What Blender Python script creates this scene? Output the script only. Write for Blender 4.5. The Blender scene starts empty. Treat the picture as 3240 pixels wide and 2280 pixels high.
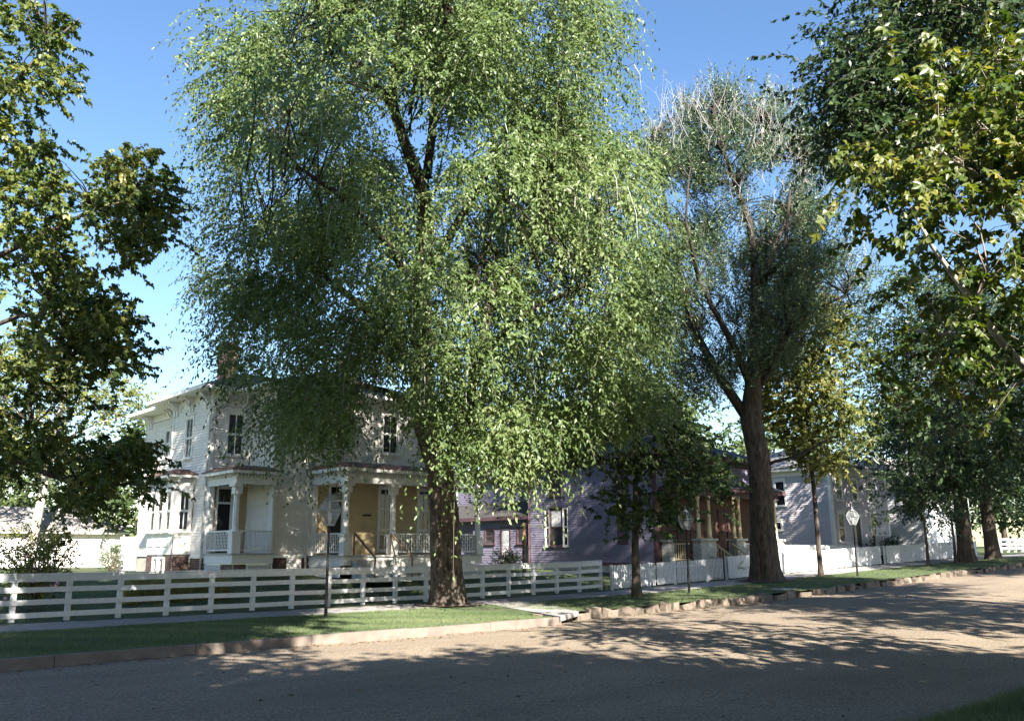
import bpy, math, random
import numpy as np
from mathutils import Vector
random.seed(7); RNG = np.random.default_rng(7)
R = math.radians
SC = bpy.context.scene
COL = SC.collection

# ------------------------------------------------------------------ camera, sky, sun, exposure
F_PX, PITCH, ROLL, HEAD, CAM_H = 2800.0, R(12.2), R(0.31), R(42.6), 1.65
H_V = Vector((math.sin(HEAD), math.cos(HEAD), 0)); R_V = Vector((math.cos(HEAD), -math.sin(HEAD), 0)); Z_V = Vector((0, 0, 1))
FW = H_V*math.cos(PITCH)+Z_V*math.sin(PITCH); UP0 = -H_V*math.sin(PITCH)+Z_V*math.cos(PITCH)
RT = R_V*math.cos(ROLL)-UP0*math.sin(ROLL); UP = R_V*math.sin(ROLL)+UP0*math.cos(ROLL)
cam = bpy.data.cameras.new('camera'); cam_o = bpy.data.objects.new('camera', cam); COL.objects.link(cam_o)
cam.sensor_width = 36.0; cam.lens = 36.0*F_PX/3240.0; cam.clip_start = 0.1; cam.clip_end = 4000
from mathutils import Matrix
cam_o.matrix_world = Matrix(((RT.x, UP.x, -FW.x, 0), (RT.y, UP.y, -FW.y, 0), (RT.z, UP.z, -FW.z, CAM_H), (0, 0, 0, 1)))
SC.camera = cam_o

SUN_EL = R(33); SUN_DIR = Vector((-0.36, -0.93, 0)).normalized()*math.cos(SUN_EL)+Z_V*math.sin(SUN_EL)
w = bpy.data.worlds.new('World'); SC.world = w; w.use_nodes = True
nt = w.node_tree; bg = nt.nodes['Background']
sky = nt.nodes.new('ShaderNodeTexSky'); sky.sky_type = 'NISHITA'; sky.sun_disc = False
sky.sun_elevation = SUN_EL; sky.sun_rotation = math.atan2(SUN_DIR.x, SUN_DIR.y)
sky.air_density = 1.25; sky.dust_density = 0.5; sky.ozone_density = 3.0; sky.altitude = 150
hs = nt.nodes.new('ShaderNodeHueSaturation'); hs.inputs['Saturation'].default_value = 1.12; hs.inputs['Hue'].default_value = .505
nt.links.new(sky.outputs[0], hs.inputs['Color']); nt.links.new(hs.outputs[0], bg.inputs[0]); bg.inputs[1].default_value = 0.055
sl = bpy.data.lights.new('sun', 'SUN'); sl.energy = 5.0; sl.angle = R(0.53); sl.color = (1.0, 0.935, 0.83)
so = bpy.data.objects.new('sun', sl); COL.objects.link(so); so.rotation_euler = SUN_DIR.to_track_quat('Z', 'Y').to_euler(); so.location = (0, 0, 60)
SC.view_settings.view_transform = 'Standard'; SC.view_settings.look = 'None'; SC.view_settings.exposure = 2.2; SC.view_settings.gamma = 1.0
SC.view_settings.use_curve_mapping = False
SC.cycles.max_bounces = 7; SC.cycles.diffuse_bounces = 2; SC.cycles.glossy_bounces = 2; SC.cycles.transmission_bounces = 4
SC.cycles.transparent_max_bounces = 8; SC.cycles.use_denoising = True; SC.cycles.sample_clamp_indirect = 6

# ------------------------------------------------------------------ photograph pixels (3240 x 2280) to rays
def ray(x, y): return FW+RT*((x-1620)/F_PX)-UP*((y-1140)/F_PX)
CP = Vector((0, 0, CAM_H))
def atY(x, y, Y): d = ray(x, y); return CP+d*(Y/d.y)
def atX(x, y, X): d = ray(x, y); return CP+d*(X/d.x)
def atD(x, y, D): return CP+ray(x, y)*D                      # D metres along the view direction
def depth(p): return (Vector(p)-CP).dot(FW)
_rt = np.array(RT); _up = np.array(UP); _fw = np.array(FW); _cp = np.array(CP)
def project(P):
    v = P-_cp; d = v@_fw
    return 1620+(v@_rt)/d*F_PX, 1140-(v@_up)/d*F_PX, d

# ------------------------------------------------------------------ ground heights
PX_ = [-300, 20, 27, 33.6, 40, 49, 57, 61, 80, 120, 400]
PZ_ = [0, 0, .08, .25, .46, .74, .97, 1.07, 1.42, 1.6, 1.6]
def prof(x): return np.interp(x, PX_, PZ_)
def sm(t): t = np.clip(t, 0, 1); return t*t*(3-2*t)
def gz(x, y):
    rise = np.interp(x, [28, 34], [0.85, 0.42])
    return prof(x)+rise*sm((np.asarray(y)-26.2)/8.0)
ROAD_DROP = 0.17

# ------------------------------------------------------------------ materials
MATS = {}
def mat(name, col=(.5, .5, .5), rough=.7, var=.15, scale=6.0, bump=0.0, bscale=40.0, spec=.3, metal=0.0, col2=None, detail=4, stretch=None, objvar=0.0):
    if name in MATS: return MATS[name]
    m = bpy.data.materials.new(name); m.use_nodes = True; n = m.node_tree.nodes; l = m.node_tree.links
    b = n['Principled BSDF']; b.inputs['Roughness'].default_value = rough; b.inputs['Metallic'].default_value = metal
    b.inputs['Specular IOR Level'].default_value = spec
    tc = n.new('ShaderNodeNewGeometry'); mp = n.new('ShaderNodeMapping'); l.new(tc.outputs['Position'], mp.inputs[0])
    if stretch: mp.inputs['Scale'].default_value = stretch
    nz = n.new('ShaderNodeTexNoise'); nz.inputs['Scale'].default_value = scale; nz.inputs['Detail'].default_value = detail; nz.inputs['Roughness'].default_value = .65
    l.new(mp.outputs[0], nz.inputs['Vector'])
    rp = n.new('ShaderNodeValToRGB'); l.new(nz.outputs['Fac'], rp.inputs[0])
    c2 = col2 or tuple(max(0, c*(1+var)) for c in col); c1 = tuple(c*(1-var) for c in col)
    rp.color_ramp.elements[0].position = .32; rp.color_ramp.elements[1].position = .68
    rp.color_ramp.elements[0].color = (*c1, 1); rp.color_ramp.elements[1].color = (*c2, 1)
    out = rp.outputs[0]
    if objvar:
        oi = n.new('ShaderNodeObjectInfo'); hv = n.new('ShaderNodeHueSaturation')
        mr = n.new('ShaderNodeMapRange'); mr.inputs[3].default_value = 1-objvar; mr.inputs[4].default_value = 1+objvar
        l.new(oi.outputs['Random'], mr.inputs[0]); l.new(mr.outputs[0], hv.inputs['Value']); l.new(out, hv.inputs['Color']); out = hv.outputs[0]
    l.new(out, b.inputs['Base Color'])
    if bump:
        nb = n.new('ShaderNodeTexNoise'); nb.inputs['Scale'].default_value = bscale; nb.inputs['Detail'].default_value = 5
        l.new(mp.outputs[0], nb.inputs['Vector'])
        bp = n.new('ShaderNodeBump'); bp.inputs['Strength'].default_value = bump; bp.inputs['Distance'].default_value = .02
        l.new(nb.outputs['Fac'], bp.inputs['Height']); l.new(bp.outputs[0], b.inputs['Normal'])
    MATS[name] = m; return m

def leaf_mat(name, cols, trans=.35, rough=.42, spec=.45):
    m = bpy.data.materials.new(name); m.use_nodes = True; n = m.node_tree.nodes; l = m.node_tree.links
    b = n['Principled BSDF']; o = n['Material Output']
    at = n.new('ShaderNodeAttribute'); at.attribute_name = 'leaf_tone'
    rp = n.new('ShaderNodeValToRGB'); cr = rp.color_ramp
    while len(cr.elements) < len(cols): cr.elements.new(.5)
    for i, c in enumerate(cols): cr.elements[i].position = i/(len(cols)-1); cr.elements[i].color = (*c, 1)
    l.new(at.outputs['Fac'], rp.inputs[0])
    l.new(rp.outputs[0], b.inputs['Base Color']); b.inputs['Roughness'].default_value = rough; b.inputs['Specular IOR Level'].default_value = spec
    tr = n.new('ShaderNodeBsdfTranslucent'); mx = n.new('ShaderNodeMixShader'); mx.inputs[0].default_value = trans
    hv = n.new('ShaderNodeHueSaturation'); hv.inputs['Value'].default_value = 1.5; hv.inputs['Saturation'].default_value = 1.15; hv.inputs['Hue'].default_value = .485
    l.new(rp.outputs[0], hv.inputs['Color']); l.new(hv.outputs[0], tr.inputs[0])
    l.new(b.outputs[0], mx.inputs[1]); l.new(tr.outputs[0], mx.inputs[2]); l.new(mx.outputs[0], o.inputs[0])
    return m

M_WHITE = mat('cream_white_paint', (.75, .71, .655), .55, .05, 3, .08, 60, objvar=.03)
M_TRIM = mat('white_trim_paint', (.76, .74, .70), .5, .05, 4, .05, 60)
M_FENCE = mat('white_fence_paint', (.60, .605, .62), .55, .08, 9, .12, 50, objvar=.05)
M_OCHRE = mat('ochre_porch_paint', (.46, .36, .21), .6, .06, 3, .06, 50, objvar=.03)
M_PURPLE = mat('mauve_paint', (.18, .165, .228), .6, .07, 3, .1, 50, objvar=.05)
M_PURPLED = mat('dark_mauve_paint', (.085, .05, .06), .6, .1, 4, .1, 50)
M_BROWN = mat('brown_red_paint', (.10, .055, .042), .6, .12, 4, .1, 50)
M_GREY = mat('pale_grey_paint', (.49, .45, .475), .6, .05, 3, .1, 50, objvar=.04)
M_YTRIM = mat('straw_trim_paint', (.58, .48, .30), .6, .06, 4, .05, 60)
M_ROOF = mat('dark_shingle', (.055, .05, .05), .85, .35, 14, .5, 30)
M_ROOFG = mat('grey_shingle', (.20, .19, .18), .85, .25, 12, .5, 30)
M_PROOF = mat('rust_metal_roof', (.15, .09, .07), .6, .2, 6)
M_BRICK = mat('old_brick', (.125, .075, .065), .85, .35, 9, .4, 60, objvar=.35)
M_MORTAR = mat('lime_mortar', (.40, .36, .31), .9, .15, 20, .3, 80)
M_STONE = mat('foundation_stone', (.42, .42, .40), .9, .2, 6, .5, 25)
M_GLASS = mat('window_glass', (.012, .013, .018), .06, .2, 2, spec=.6)
M_CURTAIN = mat('lace_curtain', (.5, .5, .5), .9, .2, 20)
M_IRON = mat('black_iron', (.012, .012, .013), .5, .3, 20, spec=.25)
M_LGLASS = None
M_GRASS = mat('lawn_soil', (.06, .085, .034), .95, .35, 2.2, .6, 60, col2=(.09, .115, .05))
M_BARK = mat('furrowed_bark', (.045, .034, .027), .95, .5, 9, 1.0, 18, stretch=(1, 1, .22), col2=(.13, .105, .085))
M_BARK2 = mat('grey_brown_bark', (.05, .038, .03), .95, .45, 9, 1.0, 18, stretch=(1, 1, .2), col2=(.12, .095, .075))
M_BARKD = mat('dark_limb_bark', (.045, .035, .03), .95, .4, 6, .8, 14)
M_TWIG = mat('pale_dead_twig', (.40, .385, .375), .9, .2, 6)
M_TWIGG = mat('grey_brown_twig', (.22, .18, .15), .9, .2, 6)
M_PALEBARK = mat('mottled_pale_bark', (.34, .31, .26), .9, .35, 7, .3, 20)
M_WOOD = mat('weathered_wood', (.20, .13, .09), .85, .25, 8, .3, 30)
M_WALK = mat('sidewalk_concrete', (.28, .26, .25), .9, .18, 3, .3, 60, objvar=.08)
M_KERB = mat('kerb_concrete', (.17, .14, .12), .9, .2, 3, .4, 50, objvar=.1)
M_KERBS = mat('kerb_stone', (.15, .12, .095), .95, .3, 6, .6, 25, objvar=.2)

# ------------------------------------------------------------------ mesh and object helpers
WO = {}                                                        # world origin of every object made here
def link(name, data, parent=None, loc=(0, 0, 0), rot=None, scale=None):
    o = bpy.data.objects.new(name, data); COL.objects.link(o)
    loc = Vector(loc); WO[o] = loc
    if parent is not None: o.parent = parent; o.location = loc-WO[parent]
    else: o.location = loc
    if rot is not None: o.rotation_euler = rot
    if scale is not None: o.scale = scale
    return o
def tag(o, label=None, cat=None, group=None, kind=None):
    if label: o['label'] = label
    if cat: o['category'] = cat
    if group: o['group'] = group
    if kind: o['kind'] = kind
    return o
def thing(name, loc, label, cat, group=None): return tag(link(name, None, None, loc), label, cat, group)

class MB:
    def __init__(s): s.v = []; s.f = []
    def add(s, v, f):
        k = len(s.v); s.v += [tuple(p) for p in v]; s.f += [tuple(i+k for i in q) for q in f]; return s
    def hexa(s, p): return s.add(p, [(0, 3, 2, 1), (4, 5, 6, 7), (0, 1, 5, 4), (1, 2, 6, 5), (2, 3, 7, 6), (3, 0, 4, 7)])
    def box(s, x0, x1, y0, y1, z0, z1):
        return s.hexa([(x0, y0, z0), (x1, y0, z0), (x1, y1, z0), (x0, y1, z0), (x0, y0, z1), (x1, y0, z1), (x1, y1, z1), (x0, y1, z1)])
    def bar(s, a, b, wx, wz):                                 # rectangular bar between two points
        a = Vector(a); b = Vector(b); d = (b-a).normalized(); sd = d.cross(Z_V)
        if sd.length < 1e-4: sd = Vector((1, 0, 0))
        sd.normalize(); up = sd.cross(d); P = []
        for q in (a, b): P += [q-sd*wx/2-up*wz/2, q+sd*wx/2-up*wz/2, q+sd*wx/2+up*wz/2, q-sd*wx/2+up*wz/2]
        return s.hexa([P[0], P[1], P[2], P[3], P[4], P[5], P[6], P[7]])
    def tube(s, pts, rad, n=8, cap=True, wob=0.0, rs=None):
        pts = [Vector(p) for p in pts]; rings = []; ref = Vector((0.3, 0.9, 0.1)); rs = rs or random
        for i, p in enumerate(pts):
            d = (pts[min(i+1, len(pts)-1)]-pts[max(i-1, 0)]).normalized()
            a = d.cross(ref); a = a if a.length > 1e-3 else d.cross(Vector((1, 0, 0))); a.normalize(); b = d.cross(a); ref = b.cross(d) if False else ref
            ring = []
            for k in range(n):
                t = 2*math.pi*k/n; r = rad[i]*(1+wob*rs.uniform(-1, 1)); ring.append(p+a*math.cos(t)*r+b*math.sin(t)*r)
            rings.append(ring)
        k0 = len(s.v)
        for g in rings: s.v += [tuple(q) for q in g]
        for i in range(len(pts)-1):
            for k in range(n):
                s.f.append((k0+i*n+k, k0+i*n+(k+1) % n, k0+(i+1)*n+(k+1) % n, k0+(i+1)*n+k))
        if cap: s.f.append(tuple(k0+k for k in range(n))[::-1]); s.f.append(tuple(k0+(len(pts)-1)*n+k for k in range(n)))
        return s
    def lathe(s, c, prof_, n=12):
        return s.tube([(c[0], c[1], c[2]+z) for z, r in prof_], [r for z, r in prof_], n) if False else s._lathe(c, prof_, n)
    def _lathe(s, c, prof_, n):
        k0 = len(s.v)
        for z, r in prof_:
            for k in range(n):
                t = 2*math.pi*(k+.5)/n; s.v.append((c[0]+r*math.cos(t), c[1]+r*math.sin(t), c[2]+z))
        for i in range(len(prof_)-1):
            for k in range(n): s.f.append((k0+i*n+k, k0+i*n+(k+1) % n, k0+(i+1)*n+(k+1) % n, k0+(i+1)*n+k))
        s.f.append(tuple(k0+k for k in range(n))[::-1]); s.f.append(tuple(k0+(len(prof_)-1)*n+k for k in range(n)))
        return s
    def mesh(s, name, m, origin=(0, 0, 0), smooth=False):
        me = bpy.data.meshes.new(name); o = Vector(origin)
        me.from_pydata([tuple(Vector(p)-o) for p in s.v], [], s.f); me.materials.append(m)
        if smooth: me.polygons.foreach_set('use_smooth', [True]*len(me.polygons))
        me.update(); return me
    def build(s, name, m, parent=None, smooth=False, origin=None):
        if origin is None: origin = WO[parent] if parent is not None else (sum(p[0] for p in s.v)/len(s.v), sum(p[1] for p in s.v)/len(s.v), min(p[2] for p in s.v))
        return link(name, s.mesh(name, m, origin, smooth), parent, origin)

def np_mesh(name, V, T, m, tone=None, smooth=False):
    me = bpy.data.meshes.new(name); nv = len(V); nf = len(T)
    me.vertices.add(nv); me.vertices.foreach_set('co', np.ascontiguousarray(V, dtype=np.float32).ravel())
    me.loops.add(nf*3); me.loops.foreach_set('vertex_index', np.ascontiguousarray(T, dtype=np.int32).ravel())
    me.polygons.add(nf); me.polygons.foreach_set('loop_start', np.arange(0, nf*3, 3, dtype=np.int32))
    if smooth: me.polygons.foreach_set('use_smooth', np.ones(nf, dtype=bool))
    if tone is not None:
        a = me.attributes.new('leaf_tone', 'FLOAT', 'FACE'); a.data.foreach_set('value', np.ascontiguousarray(tone, dtype=np.float32))
    me.materials.append(m); me.update(calc_edges=True); return me

class Frame:                                                   # a wall plane: u to the right as seen from outside, n outward
    def __init__(s, o, face):
        s.o = Vector(o); s.face = face
        s.u, s.n, s.rz = {'-Y': (Vector((1, 0, 0)), Vector((0, -1, 0)), 0.0), '-X': (Vector((0, -1, 0)), Vector((-1, 0, 0)), -math.pi/2), '+X': (Vector((0, 1, 0)), Vector((1, 0, 0)), math.pi/2)}[face]
    def P(s, u, z, n=0): return s.o+s.u*u+s.n*n+Z_V*z
    def box(s, mb, u0, u1, z0, z1, n0, n1):
        return mb.hexa([s.P(u0, z0, n1), s.P(u1, z0, n1), s.P(u1, z0, n0), s.P(u0, z0, n0), s.P(u0, z1, n1), s.P(u1, z1, n1), s.P(u1, z1, n0), s.P(u0, z1, n0)])

BOARD = {}
def board_mesh(m, hgt):
    k = (m.name, round(hgt, 4))
    if k not in BOARD:
        h = hgt+.012; b = MB()
        b.hexa([(0, -.033, 0), (1, -.033, 0), (1, 0, 0), (0, 0, 0), (0, -.006, h), (1, -.006, h), (1, 0, h), (0, 0, h)])
        BOARD[k] = b.mesh('clapboard', m)
    return BOARD[k]
def siding(wall, fr, width, z0, z1, openings, exposure, m, budget):
    """clapboards, each an object under the wall; budget is a one-item list counting what is left of 300"""
    n = int(round((z1-z0)/exposure)); ex = (z1-z0)/n; extra = MB(); me = board_mesh(m, ex)
    for i in range(n):
        a = z0+i*ex; spans = [(0.0, width)]
        for (u0, u1, w0, w1) in openings:
            if w0 < a+ex*.6 and w1 > a+ex*.4:
                spans = [q for (s, e) in spans for q in ((s, min(e, u0)), (max(s, u1), e)) if q[1]-q[0] > .03]
        for (s, e) in spans:
            if budget[0] > 0:
                budget[0] -= 1
                link('clapboard', me, wall, fr.P(s, a), (0, 0, fr.rz), (e-s, 1, 1))
            else:
                p = [fr.P(s, a, .042), fr.P(e, a, .042), fr.P(e, a, 0), fr.P(s, a, 0), fr.P(s, a+ex+.012, .008), fr.P(e, a+ex+.012, .008), fr.P(e, a+ex+.012, 0), fr.P(s, a+ex+.012, 0)]
                extra.hexa(p)
    if extra.v: tag(extra.build('siding', m, wall), kind='stuff')
def window(root, fr, u0, u1, z0, z1, casing=.11, trim=None, cols=2, rows=2, head=True, name='window', curtain=0, glass=None):
    """casing round an opening u0..u1, z0..z1 with sash bars, panes and sill as sub-parts"""
    trim = trim or M_TRIM
    b = MB(); c = casing
    fr.box(b, u0-c, u0, z0-.02, z1+c, -.04, .055); fr.box(b, u1, u1+c, z0-.02, z1+c, -.04, .055); fr.box(b, u0, u1, z1, z1+c*1.1, -.04, .055)
    o = b.build(name, trim, root)
    if head:
        h = MB(); fr.box(h, u0-c-.05, u1+c+.05, z1+c*1.1, z1+c*1.1+.06, -.02, .11); h.build('window_head', trim, o)
    s = MB(); fr.box(s, u0-c-.04, u1+c+.04, z0-.09, z0-.02, -.04, .12); s.build('sill', trim, o)
    w_, h_ = (u1-u0)/cols, (z1-z0)/rows; bw = .035
    for j in range(rows):
        p = MB(); zz = z0+j*h_; nn = .012 if j == 0 else .024
        fr.box(p, u0, u1, zz, zz+.05, -.03, nn); fr.box(p, u0, u1, zz+h_-.045, zz+h_, -.03, nn)
        fr.box(p, u0, u0+.045, zz+.05, zz+h_-.045, -.03, nn); fr.box(p, u1-.045, u1, zz+.05, zz+h_-.045, -.03, nn)
        for i in range(1, cols): fr.box(p, u0+i*w_-bw/2, u0+i*w_+bw/2, zz+.05, zz+h_-.045, -.03, nn)
        p.build('sash', trim, o)
        for i in range(cols):
            g = MB(); a0 = u0+i*w_+(.045 if i == 0 else bw/2); a1 = u0+(i+1)*w_-(.045 if i == cols-1 else bw/2)
            fr.box(g, a0, a1, zz+.05, zz+h_-.045, -.030, -.012 if j == 0 else 0.0); g.build('pane', glass or M_GLASS, o)
    return o
def plain(root, name, m, *boxes, parent=None, smooth=False):
    b = MB()
    for q in boxes: b.box(*q)
    return b.build(name, m, parent or root, smooth)
def fbox(root, name, m, fr, *boxes):
    b = MB()
    for q in boxes: fr.box(b, *q)
    return b.build(name, m, root)
def hip_roof(root, name, m, x0, x1, y0, y1, z, rise, flat=.0, t=.14, inset=None):
    w_ = min(x1-x0, y1-y0)/2; ins = w_*(1-flat) if inset is None else inset; b = MB()
    lo = [(x0, y0, z), (x1, y0, z), (x1, y1, z), (x0, y1, z)]; up_ = [(p[0], p[1], z+t) for p in lo]
    tp = [(x0+ins, y0+ins, z+t+rise), (x1-ins, y0+ins, z+t+rise), (x1-ins, y1-ins, z+t+rise), (x0+ins, y1-ins, z+t+rise)]
    b.add(lo+up_+tp, [(0, 3, 2, 1), (0, 1, 5, 4), (1, 2, 6, 5), (2, 3, 7, 6), (3, 0, 4, 7), (4, 5, 9, 8), (5, 6, 10, 9), (6, 7, 11, 10), (7, 4, 8, 11), (8, 9, 10, 11)])
    return b.build(name, m, root)

# ------------------------------------------------------------------ setting: ground, road, kerb, walks
def strip(name, x_list, y_list, zf, m, kind='structure', sub=None):
    X, Y = np.meshgrid(np.array(x_list, float), np.array(y_list, float), indexing='ij'); Z = zf(X, Y)
    nx, ny = X.shape; V = np.stack([X, Y, Z], -1).reshape(-1, 3)
    i, j = np.meshgrid(np.arange(nx-1), np.arange(ny-1), indexing='ij'); a = (i*ny+j).ravel()
    T = np.concatenate([np.stack([a, a+ny, a+ny+1], 1), np.stack([a, a+ny+1, a+1], 1)])
    o = link(name, np_mesh(name, V, T, m, smooth=True)); tag(o, kind=kind); return o
XS = list(np.concatenate([np.linspace(-300, -20, 12), np.arange(-18, 90, 1.0), np.linspace(92, 400, 30)]))
def kerbY(x): return np.where(np.asarray(x) < 16.8, 16.45, 17.6)
Y_ROAD0, Y_WALK0, Y_WALK1 = 4.6, 22.2, 24.4

# road: packed tan gravel
def road_mat():
    m = bpy.data.materials.new('tan_gravel'); m.use_nodes = True; n = m.node_tree.nodes; l = m.node_tree.links; b = n['Principled BSDF']
    b.inputs['Roughness'].default_value = .95; b.inputs['Specular IOR Level'].default_value = .15
    g = n.new('ShaderNodeNewGeometry')
    def noise(s, d=3, r=.6):
        k = n.new('ShaderNodeTexNoise'); k.inputs['Scale'].default_value = s; k.inputs['Detail'].default_value = d; k.inputs['Roughness'].default_value = r; l.new(g.outputs['Position'], k.inputs[0]); return k
    big = noise(.35, 4); fine = noise(28, 3, .7); vo = n.new('ShaderNodeTexVoronoi'); vo.inputs['Scale'].default_value = 55; l.new(g.outputs['Position'], vo.inputs[0])
    mp = n.new('ShaderNodeMapping'); mp.inputs['Scale'].default_value = (.05, 1.1, 1); l.new(g.outputs['Position'], mp.inputs[0]); tr = n.new('ShaderNodeTexNoise'); tr.inputs['Scale'].default_value = 1.0; tr.inputs['Detail'].default_value = 3; l.new(mp.outputs[0], tr.inputs[0])
    r1 = n.new('ShaderNodeValToRGB'); r1.color_ramp.elements[0].position = .3; r1.color_ramp.elements[1].position = .72
    r1.color_ramp.elements[0].color = (.112, .09, .071, 1); r1.color_ramp.elements[1].color = (.385, .322, .256, 1); l.new(fine.outputs[0], r1.inputs[0])
    r2 = n.new('ShaderNodeValToRGB'); r2.color_ramp.elements[0].position = .35; r2.color_ramp.elements[1].position = .65
    r2.color_ramp.elements[0].color = (.80, .78, .76, 1); r2.color_ramp.elements[1].color = (1.1, 1.08, 1.02, 1)
    ad = n.new('ShaderNodeMath'); ad.operation = 'ADD'; sc = n.new('ShaderNodeMath'); sc.operation = 'MULTIPLY'; sc.inputs[1].default_value = .5
    l.new(big.outputs[0], ad.inputs[0]); l.new(tr.outputs[0], ad.inputs[1]); l.new(ad.outputs[0], sc.inputs[0]); l.new(sc.outputs[0], r2.inputs[0])
    mx = n.new('ShaderNodeMixRGB'); mx.blend_type = 'MULTIPLY'; mx.inputs[0].default_value = 1; l.new(r1.outputs[0], mx.inputs[1]); l.new(r2.outputs[0], mx.inputs[2])
    l.new(mx.outputs[0], b.inputs['Base Color'])
    bp = n.new('ShaderNodeBump'); bp.inputs['Strength'].default_value = .8; bp.inputs['Distance'].default_value = .015; l.new(vo.outputs['Distance'], bp.inputs['Height']); l.new(bp.outputs[0], b.inputs['Normal'])
    return m
M_ROAD = road_mat()
strip('ground', [-1500, -300, 0, 60, 150, 400, 1500], [-1500, -200, 30, 100, 400, 1500], lambda x, y: prof(x)-.9+0*y, M_GRASS)
def road_z(x, y): return prof(x)-ROAD_DROP+.07*(1-((y-11)/6.6)**2)-.02+.012*np.sin(x*1.7+y)+.010*np.sin(y*2.3-x*.6)
strip('road', XS, np.linspace(Y_ROAD0-1.0, 18.2, 24), road_z, M_ROAD)
strip('near_lawn', XS, [-200, -60, -20, -8, -3, 0, 2, 2.8, 3.6, 4.3, 4.7], lambda x, y: prof(x)+np.interp(y, [2.8, 4.3, 4.7], [0.0, -.10, -.30])+.015*np.sin(x*1.3)*np.cos(y), M_GRASS)
for nm, xs_, k0 in (('lawn_strip', [v for v in XS if v <= 16.8]+[16.8], 16.45), ('lawn_strip', [16.8]+[v for v in XS if v > 16.8], 17.6)):
    strip(nm, xs_, np.linspace(k0+.14, Y_WALK0, 8), lambda x, y: prof(x)+.03*np.sin(np.clip((y-16.5)/5.7, 0, 1)*math.pi)+.008*np.sin(x*2.1+y*3), M_GRASS)
strip('yard_lawn', XS, [Y_WALK1-.02, 25.5, 26.5, 27.5, 28.5, 29.5, 31, 33, 36, 40, 46, 55, 70, 100, 200], lambda x, y: gz(x, y)+.012*np.sin(x*1.1+y*2)-.01, M_GRASS)
sw = strip('sidewalk', XS, [Y_WALK0-.02, 23, Y_WALK1], lambda x, y: prof(x)-.03+0*y, M_MORTAR)
slab = MB(); slab.box(.008, 1.492, .01, Y_WALK1-Y_WALK0-.01, -.06, 0); SLAB = slab.mesh('slab', M_WALK)
for i in range(58):
    x = -6+i*1.5
    link('slab', SLAB, sw, (x, Y_WALK0, float(prof(x))+.012+random.uniform(-.004, .004)), (random.uniform(-.004, .004), -math.atan2(float(prof(x+1.5)-prof(x)), 1.5), 0))
# footpath across the strip to the road
fp = MB()
q = [(16.7, 16.4), (18.5, 17.45), (21.4, 22.22), (19.2, 22.22)]
fp.hexa([(x, y, -.08) for x, y in q]+[(x, y, .045) for x, y in q]); tag(fp.build('footpath', M_WALK), kind='structure')
kb = tag(link('kerb', None, None, (4, 16.5, 0)), kind='structure')
km = MB(); km.hexa([(.006, -.015, -.4), (2.394, -.015, -.4), (2.394, .15, -.4), (.006, .15, -.4), (.006, .0, .02), (2.394, .0, .02), (2.394, .15, .02), (.006, .15, .02)]); KM = km.mesh('kerb_block', M_KERB)
x = -12.0
while x < 16.6:
    link('kerb_block', KM, kb, (x, 16.45+random.uniform(-.015, .015), random.uniform(-.008, .01)), (random.uniform(-.02, .02), 0, random.uniform(-.004, .004))); x += 2.4
def rock_mesh(name, m, sx, sy, sz, seed, j=.12):
    rs = random.Random(seed); b = MB(); P = []
    for (x, y, z) in [(-1, -1, -1), (1, -1, -1), (1, 1, -1), (-1, 1, -1), (-.85, -.85, 1), (.85, -.85, 1), (.85, .85, 1), (-.85, .85, 1)]:
        P.append((sx/2*x*(1+rs.uniform(-j, j)), sy/2*y*(1+rs.uniform(-j, j)), sz/2*(z+1)*(1+rs.uniform(-j, j)*.6)))
    b.hexa(P); return b.mesh(name, m)
RK = [rock_mesh('kerb_stone', M_KERBS, 1.0, .26, .44, s, .20) for s in range(9)]
x = 17.0; i = 0
while x < 95:
    L = random.uniform(.35, 1.0) if x < 60 else random.uniform(.8, 1.8)
    link('kerb_stone', RK[i % 9], kb, (x+L/2, 17.66+random.uniform(-.09, .08), float(prof(x+L/2))-.42+random.uniform(-.07, .05)), (random.uniform(-.16, .16), random.uniform(-.09, .09), random.uniform(-.12, .12)), (L*random.uniform(.8, .97), 1, 1)); x += L; i += 1

# ------------------------------------------------------------------ foliage generator
def leaf_geo(B, D, N, L, W, style):
    """B base, D tip direction, N normal (n,3), L, W (n,) -> verts, tris"""
    S = np.cross(D, N); S /= np.linalg.norm(S, axis=1, keepdims=True)+1e-9; N = np.cross(S, D); n = len(B); L = L[:, None]; W = W[:, None]
    if style == 'oval':
        V = np.stack([B, B+D*L*.45+S*W*.5+N*L*.05, B+D*L-N*L*.10, B+D*L*.45-S*W*.5+N*L*.05], 1)
        k = np.arange(n)[:, None]*4; T = np.concatenate([k+[0, 1, 2], k+[0, 2, 3]], 1).reshape(-1, 3); return V.reshape(-1, 3), T, 2
    if style == 'tri':
        V = np.stack([B-S*W*.5, B+S*W*.5, B+D*L], 1); T = np.arange(n*3).reshape(-1, 3); return V.reshape(-1, 3), T, 1
    # lobed leaf: centre lobe and two side lobes
    out = []; T = []
    ca, sa = math.cos(.95), math.sin(.95)
    lobes = [(D, S, 1.0, .62), (D*ca+S*sa, S*ca-D*sa, .72, .55), (D*ca-S*sa, S*ca+D*sa, .72, .55)]
    for (d, s, f, ww) in lobes:
        out += [B, B+d*L*.5*f+s*W*.5*ww+N*L*.13, B+d*L*f-N*L*.20, B+d*L*.5*f-s*W*.5*ww+N*L*.05]
    V = np.stack(out, 1); k = np.arange(n)[:, None]*12
    T = np.concatenate([k+q for q in ([0, 1, 2], [0, 2, 3], [4, 5, 6], [4, 6, 7], [8, 9, 10], [8, 10, 11])], 1).reshape(-1, 3)
    return V.reshape(-1, 3), T, 6
def unit(a): return a/(np.linalg.norm(a, axis=-1, keepdims=True)+1e-9)
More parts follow.
